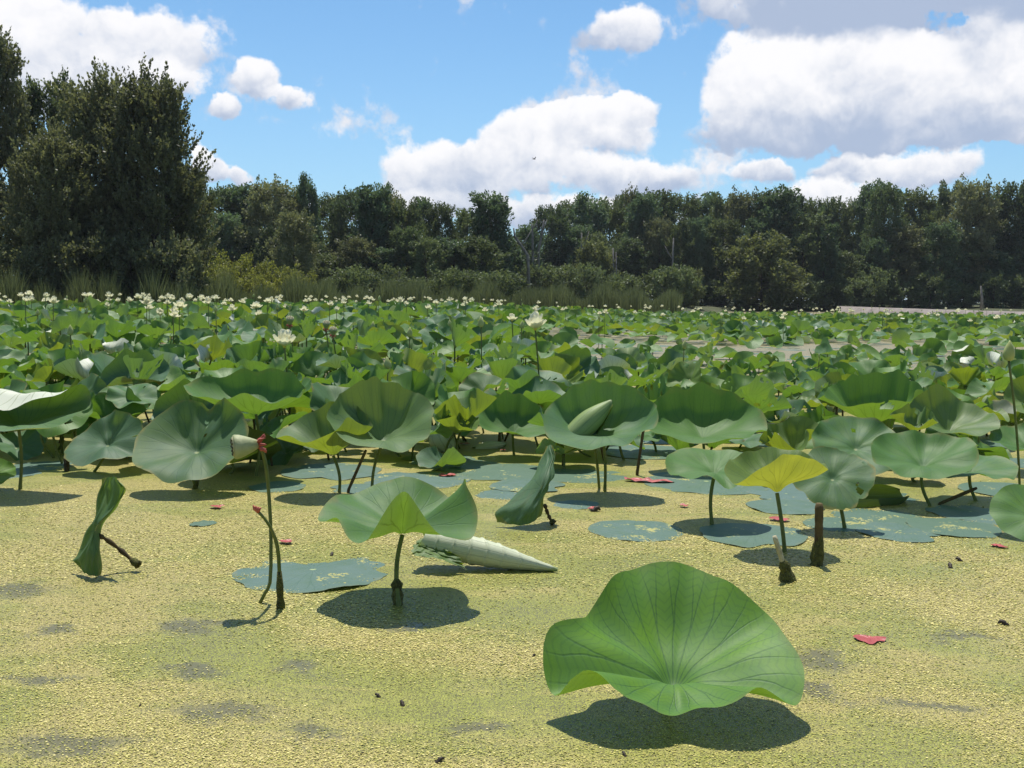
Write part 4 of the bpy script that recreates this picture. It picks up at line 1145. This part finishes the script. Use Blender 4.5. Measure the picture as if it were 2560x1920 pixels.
def bed_density(x, y):
    px = px_of(x, y)
    if y > shore_y(x) - 1.5: return 0
    if y > 58: return 0
    n = .5 + .5 * math.sin(x * 1.7 + 2 * math.sin(y * .9)) * math.sin(y * 1.3 + x * .4)
    if px > 1440 - (y - 15) * 18 and 14.0 + .6 * math.sin(x * 1.3) < y < 25 + 1.5 * math.sin(x * .8):
        return .12
    if px > 2050 and 32 < y < 38: return .08
    if px > 1560 and y < 9.3: return .28 + .35 * n
    if px > 2450 and y < 10: return .3
    if px > 1560 and y < 14: return .85
    if px > 1560 and y < 32: return .85
    if y < 9: return .80 + .2 * n
    return .9


def bed_height(x, y):
    px = px_of(x, y)
    hl = np.interp(y, [6, 8, 11, 20, 60], [.30, .40, .50, .62, .66])
    hr = np.interp(y, [6, 10, 15, 25, 60], [.22, .23, .19, .30, .30])
    k = min(1, max(0, (px - 1150) / 450))
    return hl * (1 - k) + hr * k


def build_bed():
    rng = random.Random(21)
    spots = []
    y = 6.35
    while y < 98:
        cell = .29 if y < 9 else .35 if y < 12 else .40 if y < 25 else (.46 if y < 45 else .6)
        xw = y * .64 + .8
        x = -xw
        while x < xw:
            sx, sy = x + rng.uniform(-.17, .17), y + rng.uniform(-.17, .17)
            x += cell
            if rng.random() > bed_density(sx, sy): continue
            if any((sx - hx) ** 2 + (sy - hy_) ** 2 < (hr * .95) ** 2 for hx, hy_, hr in HERO_XY): continue
            spots.append((sx, sy))
        y += cell
    spots.sort(key=lambda s: s[1])
    SHAPE = {'cup': 'cup-shaped', 'deep': 'deep funnel-shaped', 'flat': 'flat spreading', 'wavy': 'ruffled wavy-rimmed', 'saddle': 'saddle-shaped', 'fold': 'flap-folded pale-backed'}
    TONE = {M_LEAF: 'blue-green', M_GREEN: 'fresh green', M_YELLOW: 'yellow-green', M_PALE: 'grey-green', M_WORN: 'worn dull green'}

    def zone(x, y):
        px = px_of(x, y)
        if px > 1560: return 'between the cupped leaves and the open channel' if y > 8.5 else 'standing over the open pads'
        if y < 7.6: return 'in the front rank of the bed'
        return 'in the crowd behind the front rank' if px > 700 else 'in the crowd behind the folded leaf'
    far, n_ind = [], 0
    for (x, y) in spots:
        h = bed_height(x, y) * (rng.uniform(.45, 1.15) if px_of(x, y) < 1450 else rng.uniform(.12, 1.15))
        k = rng.randrange(18)
        if KINDS[k] == 'fold' and rng.random() < .55: k = rng.randrange(9)
        s = rng.uniform(.62, 1.12) * (1.0 if y < 20 else 1.1)
        tl, az, sp = abs(rng.gauss(0, 27)), (rng.uniform(0, 360) if rng.random() < .55 else rng.gauss(265, 50)), rng.uniform(0, 6.28)
        lx, ly = rng.gauss(0, .05), rng.gauss(0, .05)
        if n_ind < 285 and abs(x) < y * .53 + .15:
            n_ind += 1
            zn = '%s %s lotus leaf %s' % (SHAPE[KINDS[k]], TONE[VMAT[k]], zone(x, y))
            t = thing('lotus_leaf', zn, 'lotus leaf', (x, y, 0), 0, 'bed leaves: ' + zn)
            st = obj('stalk', STALK[k % 6], t, rot=(math.atan2(-ly, h), math.atan2(lx, h), 0), scale=(1, 1, h / math.cos(math.atan2(math.hypot(lx, ly), h))))
            obj('blade', VAR[k], t, loc=(lx, ly, h), rot=tilt_euler(az, min(tl, 60), sp), scale=(s, s, s))
        else:
            far.append((x + lx, y + ly, h, k, s, az, min(tl, 58), sp))
    # the rest of the bed: too many to count
    for name, mat in (('lotus_bed', None),):
        V, Q, T, UV, TI, MI = [], [], [], [], [], []
        mats = [M_LEAF, M_GREEN, M_YELLOW, M_PALE]
        off = 0
        MIQ, MIT = [], []
        for (x, y, h, k, s, az, tl, sp) in far:
            v, q, tt, uv = MIDR[k] if y < 17 else LOW[k]
            M3 = np.array(Euler(tilt_euler(az, tl, sp)).to_matrix())
            V.append((v * s) @ M3.T + np.array([x, y, h])); Q.append(q + off); T.append(tt + off); UV.append(uv)
            TI.append(np.full(len(v), rng.random()))
            mi = mats.index(VMAT[k]) if VMAT[k] in mats else 0
            MIQ.append(np.full(len(q), mi)); MIT.append(np.full(len(tt), mi))
            off += len(v)
            if y < 19:
                sv = np.array([(x - .008, y, -.02), (x + .008, y, -.02), (x + .008, y, h), (x - .008, y, h), (x, y - .008, -.02), (x, y + .008, -.02), (x, y + .008, h), (x, y - .008, h)])
                V.append(sv); Q.append(np.array([(0, 1, 2, 3), (4, 5, 6, 7)]) + off); UV.append(np.full((8, 2), .5)); TI.append(np.zeros(8))
                MIQ.append(np.full(2, 4)); off += 8
        me = mesh_np('lotus_bed', np.concatenate(V), np.concatenate(Q), np.concatenate(T), uv=np.concatenate(UV), tint=np.concatenate(TI))
        for m_ in mats + [M_STALK]: me.materials.append(m_)
        me.polygons.foreach_set('material_index', np.concatenate(MIQ + MIT).astype(np.int32))
        o = obj('lotus_bed', me); o['kind'] = 'stuff'
        tag(o, 'dense bed of lotus leaves stretching to the far shore', 'lotus bed')
    print('bed spots', len(spots), 'far', len(far), 'verts', off)
    return spots


SPOTS = build_bed()

# ------------------------------------------------------------------ flowers, buds, pods
def petal_data(L, W, cup, curl, nl=7, nw=5):
    V = []
    for i in range(nl):
        s = i / (nl - 1)
        w = W * (math.sin(math.pi * min(1, .10 + .86 * s)) ** .75) * (1 - .12 * s)
        ang = cup + curl * s
        for j in range(nw):
            u = j / (nw - 1) * 2 - 1
            V.append((s, u * w, abs(u) ** 2 * W * .35))
    V = np.array(V)
    # bend along the length
    out = []
    x = z = 0.0
    pts = []
    for i in range(nl):
        a = cup + curl * i / (nl - 1)
        if i: x += math.cos(a) * L / (nl - 1); z += math.sin(a) * L / (nl - 1)
        pts.append((x, z, a))
    for i in range(nl):
        px_, pz, a = pts[i]
        for j in range(nw):
            _, yy, zz = V[i * nw + j]
            out.append((px_ - zz * math.sin(a), yy, pz + zz * math.cos(a)))
    Q = [(i * nw + j, (i + 1) * nw + j, (i + 1) * nw + j + 1, i * nw + j + 1) for i in range(nl - 1) for j in range(nw - 1)]
    return np.array(out), np.array(Q)


def rotz(v, a):
    c, s = math.cos(a), math.sin(a)
    return v @ np.array([[c, s, 0], [-s, c, 0], [0, 0, 1]])


LAYERS = [(6, .115, .042, rad(14), rad(38), .0), (7, .11, .040, rad(40), rad(45), .01), (6, .10, .036, rad(66), rad(30), .015)]
PETALS = [mesh_np('petal', *petal_data(L, W, c, cu), mat=M_PETAL) for (_, L, W, c, cu, _z) in LAYERS]
hv, hq, ht = tube_data([(0, 0, -.012), (0, 0, .0), (0, 0, .02), (0, 0, .04), (0, 0, .043)], [.008, .012, .02, .028, .004], 12)
HEART = mesh_np('seed_head', hv, hq, ht, mat=M_FLOWER_HEART)


def hero_flower(px, py, d, label, base_dx=0.0, s=1.0):
    top = at(px, py, d)
    t = thing('lotus_flower', label, 'flower', (top.x + base_dx, d, 0))
    tp = Vector((-base_dx, 0, top.z))
    obj('stalk', tube_mesh('stalk', stalk_pts(tp, .03, 9, int(px)), [.007] * 10, M_STALK, 8), t)
    obj('seed_head', HEART, t, loc=tp, scale=(s, s, s))
    rr = np.random.RandomState(int(px))
    for (n, L, W, c, cu, z), me in zip(LAYERS, PETALS):
        for i in range(n):
            o = obj('petal', me, t, loc=tp + Vector((0, 0, z * s)), rot=(0, rr.uniform(-.18, .12), 2 * math.pi * (i + rr.uniform(-.15, .15)) / n + n), scale=(s * rr.uniform(.9, 1.1),) * 3)
    HERO_XY.append((top.x, d, .05))


hero_flower(711, 866, 8.0, 'large open cream lotus flower beside a green seed pod', .04, 1.15)
hero_flower(1338, 822, 8.2, 'large open cream lotus flower held high on a straight green stalk', .06, 1.15)
hero_flower(1280, 802, 12.5, 'smaller half-open cream lotus flower behind the tall bud stalk', .0, .75)


def small_flower_mesh(k):
    rr = np.random.RandomState(60 + k)
    V, Q, off = [], [], 0
    opn = [0, .25, -.25, .1][k]
    for (n, L, W, c, cu, z) in LAYERS:
        for i in range(n):
            v, q = petal_data(L * rr.uniform(.85, 1.1), W, c - opn + rr.uniform(-.2, .15), cu, 4, 3)
            V.append(rotz(v, 2 * math.pi * (i + rr.uniform(-.2, .2)) / n + n) + np.array([0, 0, z])); Q.append(q + off); off += len(v)
    return mesh_np('bloom', np.concatenate(V), np.concatenate(Q), mat=M_PETAL)


BLOOM = [small_flower_mesh(k) for k in range(4)]
FSTALK = tube_mesh('stalk', stalk_pts((0, 0, 1), .02, 5, 3), [.006] * 6, M_STALK, 5)


def bud_mesh(name='bud', h=.10, r=.028):
    S = [(0, .35), (.08, .75), (.25, 1.0), (.5, .92), (.72, .62), (.9, .25), (1, .03)]
    parts = [tube_data([(0, 0, a * h) for a, _ in S], [b * r for _, b in S], 14)]
    V, Q, T = parts[0]
    # overlapping sepals: shallow ribs round the bud
    an = np.arctan2(V[:, 1], V[:, 0])
    V[:, :2] *= (1 + .07 * np.sin(an * 5 + V[:, 2] * 40))[:, None]
    return mesh_np(name, V, Q, T, mat=M_BUD)


BUD = bud_mesh()


def bloom_at(x, y, z, label, group, k, s):
    t = thing('lotus_flower', label, 'flower', (x, y, 0), RNG.uniform(0, 6.28), group)
    obj('bloom', BLOOM[k], t, loc=(0, 0, z), rot=(RNG.uniform(-.3, .3), RNG.uniform(-.3, .3), 0), scale=(s, s, s))
    obj('stalk', FSTALK, t, scale=(1, 1, z + .01))


def bud_at(x, y, z, label, group=None, s=1.0, rs=1.0):
    t = thing('lotus_bud', label, 'flower bud', (x, y, 0), RNG.uniform(0, 6.28), group)
    obj('bud', BUD, t, loc=(0, 0, z), rot=(RNG.uniform(-.12, .12), RNG.uniform(-.12, .12), 0), scale=(s, s, s))
    obj('stalk', FSTALK, t, scale=(rs, rs, z + .01))


far_spots = [s for s in SPOTS if s[1] > 15 and abs(s[0]) < s[1] * .52]
fr = random.Random(77)
nf = 0
LF, GF = 'cream lotus flower standing above the far leaves of the bed', 'lotus flowers above the far bed'
LB, GB = 'small pale green bud standing above the far leaves of the bed', 'lotus buds above the far bed'
while nf < 265:
    # picked so that they thicken towards the far edge of the bed, as seen over the leaves
    pxr = fr.uniform(-20, 2580)
    dmax = np.interp(pxr, [0, 500, 900, 1300, 1700, 2560], [33, 36, 48, 57, 57, 57])
    y = dmax * fr.uniform(.22, 1.0) ** .7
    if y < 13: continue
    x = (pxr - 1280) / F * y
    if bed_density(x, y) < .3: continue
    z = bed_height(x, y) + fr.uniform(.2, .42)
    if fr.random() < .80:
        bloom_at(x, y, z, LF, GF, fr.randrange(4), fr.uniform(.66, 1.02)); nf += 1
    else:
        bud_at(x, y, z, LB, GB, fr.uniform(.8, 1.1)); nf += .5

for px, py, d, lab in ((176, 838, 9.5, 'plump pale bud above the crowded leaves left of the folded fans'), (386, 816, 12, 'small pale bud beside the dark cupped leaf'), (1203, 818, 9.0, 'tall yellowish bud on a long stalk left of the high flower'),
                       (1024, 842, 10.0, 'pale bud above a white folded leaf'), (932, 822, 13, 'small green bud behind the white folded leaf'), (970, 924, 7.6, 'small cream bud in front of a large blue-green leaf'), (1125, 818, 13, 'pale bud between the seed pods and the high flower'),
                       (1710, 872, 11.5, 'pale bud at the edge of the open channel'), (2048, 892, 12, 'tiny green bud on a thin stalk in the open channel'), (1304, 822, 12, 'little bud beside the high flower stalk'), (1498, 800, 20, 'pointed bud above the small far leaves')):
    p = at(px, py, d)
    bud_at(p.x, d, p.z, lab, None, 1.0 if 'tiny' not in lab else .4)
pb_ = at(2522, 902, ground(2550, 1238).y)
t_ = thing('lotus_bud', 'large pale bud on a very tall stalk above the right-hand leaves', 'flower bud', ground(2550, 1238))
tp_ = pb_ - ground(2550, 1238)
obj('bud', BUD, t_, loc=tp_, scale=(1.08, 1.08, 1.12))
obj('stalk', tube_mesh('stalk', stalk_pts(tp_, .012, 10, 4), [.0065] * 11, M_STALK), t_)

# seed pods
def pod(label, P, axis, base, pts, s=1.0, ring=True):
    """P top of stalk, axis the way the pod faces"""
    b = Vector(base)
    t = thing('seed_pod', label, 'seed pod', b)
    obj('stalk', tube_mesh('stalk', catmull([Vector(q) - b for q in pts], 16), [.0062 * s ** .3] * 16, M_STALK), t)
    ax = Vector(axis).normalized()
    rot = ax.to_track_quat('Z', 'Y').to_euler()
    S = [(0, .25), (.12, .42), (.4, .68), (.75, .95), (.93, 1.0), (1.0, .93)]
    v, q, tt = tube_data([(0, 0, a * .085 * s) for a, _ in S], [r * .042 * s for _, r in S], 18)
    loc = Vector(P) - b
    obj('receptacle', mesh_np('receptacle', v, q, tt, mat=M_POD), t, loc=loc, rot=rot)
    v, q, tt = tube_data([(0, 0, .0852 * s), (0, 0, .089 * s)], [.036 * s, .032 * s], 18)
    f = obj('pod_face', mesh_np('pod_face', v, q, tt, mat=M_POD_FACE), t, loc=loc, rot=rot)
    sv, sq, st = tube_data([(0, 0, 0), (0, 0, .003 * s), (0, 0, .005 * s)], [.0042 * s, .0042 * s, .001], 7)
    seed = mesh_np('seed', sv, sq, st, mat=M_SEED)
    for r_, n in ((0, 1), (.014, 6), (.026, 10)):
        for i in range(n):
            obj('seed', seed, f, loc=(r_ * s * math.cos(6.283 * i / n), r_ * s * math.sin(6.283 * i / n), .0885 * s))
    if ring:
        for i in range(9):
            a = 6.283 * i / 9
            v, q, tt = tube_data([(0, 0, 0), (.012 * s, 0, .006 * s * math.sin(i * 2.3)), (.028 * s, 0, -.012 * s + .012 * s * math.sin(i * 1.7)), (.034 * s, 0, -.02 * s)], [.004 * s, .006 * s, .005 * s, .001], 5)
            obj('petal_stub', mesh_np('petal_stub', rotz(v, a), q, tt, mat=M_PINK), t, loc=loc, rot=rot)
    return t


bp_ = ground(647, 1507)
d0 = bp_.y
pts_ = [at(647, 1512, d0), at(664, 1480, d0), at(676, 1448, d0 + .01), at(677, 1326, d0 + .04), at(671, 1220, d0 + .05), at(664, 1160, d0 + .04), at(654, 1122, d0 + .03), at(648, 1112, d0 + .02)]
pod('nodding pale seed pod with red petal stubs on a tall curved stalk', at(648, 1110, d0 + .02), (-.9, -.35, -.08), bp_, pts_, 1.0)
b2_ = ground(702, 1521)
d2 = b2_.y
t_ = thing('withered_stalk', 'withered stalk with a red tip crossing the seed pod stalk', 'stalk', b2_)
P_ = [Vector(q) - b2_ for q in (at(703, 1530, d2), at(700, 1480, d2), at(696, 1385, d2 - .01), at(684, 1335, d2 - .02), at(664, 1300, d2 - .03), at(646, 1280, d2 - .03))]
obj('stalk', tube_mesh('stalk', catmull(P_, 14), [.0065] * 8 + [.005] * 6, M_STALK), t_)
obj('algae_crust', tube_mesh('algae_crust', catmull(P_, 14)[:5], [.013, .016, .011, .013, .008], M_ALGAE, 8), t_)
for i in range(4):
    e_ = P_[-1]
    obj('petal_stub', tube_mesh('petal_stub', [e_, e_ + Vector((-.008 + .006 * i - .006, -.002 * i, .012)), e_ + Vector((-.016 + .009 * i, -.004, .024 - .003 * i))], [.006, .006, .002], M_PINK, 6), t_)
for px, py, d, lab in ((724, 812, 8.7, 'seed pod with red ring behind the large cream flower'), (815, 822, 9.2, 'flat-topped green seed pod above a dark red ring'), (832, 838, 8.9, 'green seed pod tilted towards the water beside another pod')):
    p = at(px, py, d)
    b_ = Vector((p.x + .03, d + .02, 0))
    pod(lab, p, (.15, -.45, .8), b_, [b_ + Vector((0, 0, -.05)), b_ + Vector((.01, 0, p.z * .5)), p], .85)

# stumps and sticks
def stump(label, base, top, r, mat_top, weedy=True, name='dead_stalk', crust=1.0):
    b = ground(*base); tp = at(top[0], top[1], b.y) - b
    t = thing(name, label, 'dead stalk', b)
    n = 12
    rr = np.random.RandomState(int(base[0]))
    obj('stem', tube_mesh('stem', [Vector((0, 0, -.03))] + [tp * (k / n) for k in range(1, n + 1)], [r * (1.0 + rr.uniform(-.1, .1)) for _ in range(n)] + [r * .75], mat_top, 10), t)
    if weedy:
        for q in range(3):
            P = [Vector((rr.uniform(-1, 1) * r * .9, rr.uniform(-1, 1) * r * .9, -.02)), tp * .18 + Vector((rr.uniform(-1, 1), rr.uniform(-1, 1), 0)) * r * .5, tp * rr.uniform(.35, .6)]
            c = catmull(P, 9)
            obj('algae_crust', tube_mesh('algae_crust', c, [r * crust * rr.uniform(.9, 1.7) * (1.2 - .08 * k) for k in range(8)] + [r * .3], M_ALGAE, 8), t)
    return t


stump('thick brown mossy stump of a broken stalk', (2046, 1412), (2048, 1258), .017, M_STALK_BROWN)
stump('pale broken stick with a weed-clad base', (1972, 1452), (1936, 1340), .010, M_STICK, crust=2.0)
stump('pale leaning stick above the red leaf scraps', (1945, 1118), (1984, 1062), .016, M_STICK, False)
stump('short dark stub beside the drooping leaf', (167, 1178), (166, 1138), .016, M_TWIG, False)
stump('thick dark stub behind the folded leaf', (74, 955), (73, 925), .05, M_STALK_BROWN, False)
for bx, tx, lab in (((486, 1222), (510, 1150), 'dark rotten stalk leaning under the notched leaf'), ((2342, 1262), (2442, 1220), 'dark bent stalk lying between the low leaves'), ((868, 1232), (915, 1125), 'thin olive stalk leaning between the yellow-green leaves'), ((1592, 1188), (1612, 1050), 'brown furled leaf spike on a slim stalk')):
    stump(lab, bx, tx, .009, M_STALK_BROWN, 'rotten' in lab)

# red scraps of decayed leaf
def scrap(label, px, py, wpx, seed, n=1, group=None):
    p = ground(px, py); w = wpx / F * p.y
    rs_ = np.random.RandomState(seed)
    me = blade_mesh(M_RED, w / 2, [(a, rs_.uniform(.35, 1.1), rs_.uniform(.0, .007)) for a in range(0, 360, 36)], p=1.6, rings=5, segs=30, seed=seed, ragged=.06, sm=5, corr=0, funnel=-.002)
    o = obj('leaf_scrap', me, None, (p.x, p.y, .009 if label.startswith('small') or label.startswith('long') else .004), (0, 0, rs_.uniform(0, 6)))
    return tag(o, label, 'leaf scrap', group)


scrap('bright red scrap of decayed leaf floating beside the big green leaf', 2176, 1600, 78, 4)
scrap('red scrap with orange edge floating near two dark twigs', 2498, 1368, 52, 5)
o_ = scrap('long red strip of decayed leaf on the pads by the rolled leaf', 1610, 1204, 150, 6)
o_.rotation_euler = (0, 0, -.25); o_.scale = (1, .32, 1)
for px, py, w in ((715, 1358, 50), (1900, 1095, 60), (1945, 1105, 70), (1040, 1222, 34), (1945, 1300, 60), (2250, 1002, 50), (545, 1270, 40), (1480, 1275, 30), (1118, 1192, 56), (1255, 1128, 22), (1160, 1112, 40), (2540, 1110, 40), (1710, 1268, 30)):
    scrap('small red scrap of decayed leaf among pads and stalks', px, py, w, int(px), group='small red leaf scraps')


def twig(px, py, wpx, label, group, seed, h=.5):
    p = ground(px, py); w = wpx / F * p.y
    rs_ = np.random.RandomState(seed)
    a = rs_.uniform(0, 3.14)
    dx, dy = math.cos(a) * w, math.sin(a) * w
    pts = [Vector((-dx * .5, -dy * .5, -.004)), Vector((-dx * .1, -dy * .1, w * h * .5)), Vector((dx * .15, dy * .2, w * h)), Vector((dx * .5, dy * .5, w * h * rs_.uniform(.1, 1)))]
    me = tube_mesh('twig', catmull(pts, 8), [w * .16, w * .26, w * .2, w * .27, w * .18, w * .2, w * .14, w * .04], M_TWIG, 7)
    tag(obj('twig', me, None, p), label, 'twig', group)


for px, py, w in ((2375, 1418, 22), (2397, 1402, 18), (2508, 1562, 26), (1100, 1905, 26), (944, 1742, 18), (1005, 1762, 22), (1560, 1888, 18), (1335, 1640, 12), (1127, 1310, 12), (830, 1388, 16), (350, 1765, 10), (1490, 1278, 26), (905, 1885, 10)):
    twig(px, py, w, 'bit of dark wet twig sticking out of the duckweed', 'dark twig bits in the duckweed', int(px), .35)


# ------------------------------------------------------------------ duckweed fronds lying on the water near the camera
def build_duckweed():
    rs = np.random.RandomState(11)
    n = 400000
    # even cover of the near water, thinning with distance
    y = 1.55 * (6.5 / 1.55) ** rs.uniform(0, 1, n)
    x = rs.uniform(-.85, .85, n) * y
    f1 = np.sin(1.5 * x + 1.9 * np.sin(2.1 * y + .5)) * np.sin(2.9 * y + 1.6 * np.sin(1.3 * x + .2)) + .55 * np.sin(3.1 * x + 6.7 * y + 2 * np.sin(2.7 * x - 1.3 * y))
    pool = np.full(n, 9.0)
    wx = x + .035 * np.sin(x * 23 + y * 9) + .03 * np.sin(y * 31 - x * 7); wy = y + .03 * np.sin(x * 19 - y * 13)
    for cx_, cy_, rx_, ry_ in open_patches():
        pool = np.minimum(pool, np.hypot((wx - cx_) / (rx_ * 1.5), (wy - cy_) / (ry_ * 1.5)))
    f1 = np.where(pool + rs.uniform(-.35, .35, n) < .9, -.55, f1)
    keep = rs.uniform(0, 1, n) < np.clip(.66 + .55 * f1, .04, 1)
    keep &= rs.uniform(0, 1, n) < np.clip((.85 - np.abs(x) / y) / .3, 0, 1)     # the loose fronds thin out to the sides and ahead
    keep &= rs.uniform(0, 1, n) < np.clip((6.5 - y) / 2.0, 0, 1)
    x, y = x[keep], y[keep]; f1 = f1[keep]
    n = len(x)
    r = rs.uniform(.0011, .0025, n) * np.clip(y / 2.4, 1, 1.7)
    a = rs.uniform(0, 6.28, n)
    tx, ty = rs.normal(0, .14, n), rs.normal(0, .14, n)
    z = .0015 + rs.uniform(0, .0012, n)
    V = np.zeros((n, 5, 3), dtype=np.float32)
    for k in range(5):
        an = a + k * 2 * math.pi / 5
        rx = r * np.cos(an) * (1.25 if k else 1.45); ry = r * np.sin(an)
        V[:, k, 0] = x + rx; V[:, k, 1] = y + ry; V[:, k, 2] = z + rx * tx + ry * ty
    i = np.arange(n) * 5
    T = np.concatenate([np.stack([i, i + 1, i + 2], 1), np.stack([i, i + 2, i + 3], 1), np.stack([i, i + 3, i + 4], 1)])
    tin = np.clip(rs.normal(.52, .25, n) + .16 * f1, 0, 1)
    o = obj('duckweed', mesh_np('duckweed', V.reshape(-1, 3), None, T, smooth=False, mat=M_FROND, tint=np.repeat(tin, 5)))
    o['kind'] = 'stuff'
    tag(o, 'carpet of tiny yellow-green duckweed fronds on the still water', 'duckweed')


build_duckweed()


# ------------------------------------------------------------------ the air over the pond
def build_haze():
    m, t, out = new_mat('summer_haze')
    pv = t.new('ShaderNodeVolumePrincipled')
    pv.inputs['Color'].default_value = (.86, .92, 1.0, 1)
    pv.inputs['Density'].default_value = .0002
    pv.inputs['Anisotropy'].default_value = .2
    t.l.new(pv.outputs[0], out.inputs['Volume'])
    x0, x1, y0, y1, z0, z1 = -3200, 3200, -3200, 3200, -3.0, 24.0
    V = [(x0, y0, z0), (x1, y0, z0), (x1, y1, z0), (x0, y1, z0), (x0, y0, z1), (x1, y0, z1), (x1, y1, z1), (x0, y1, z1)]
    o = obj('haze', mesh_np('haze', V, [(3, 2, 1, 0), (4, 5, 6, 7), (0, 1, 5, 4), (1, 2, 6, 5), (2, 3, 7, 6), (3, 0, 4, 7)], smooth=False, mat=m))
    o['kind'] = 'stuff'
    tag(o, 'thin summer haze in the air over the pond', 'haze')


build_haze()
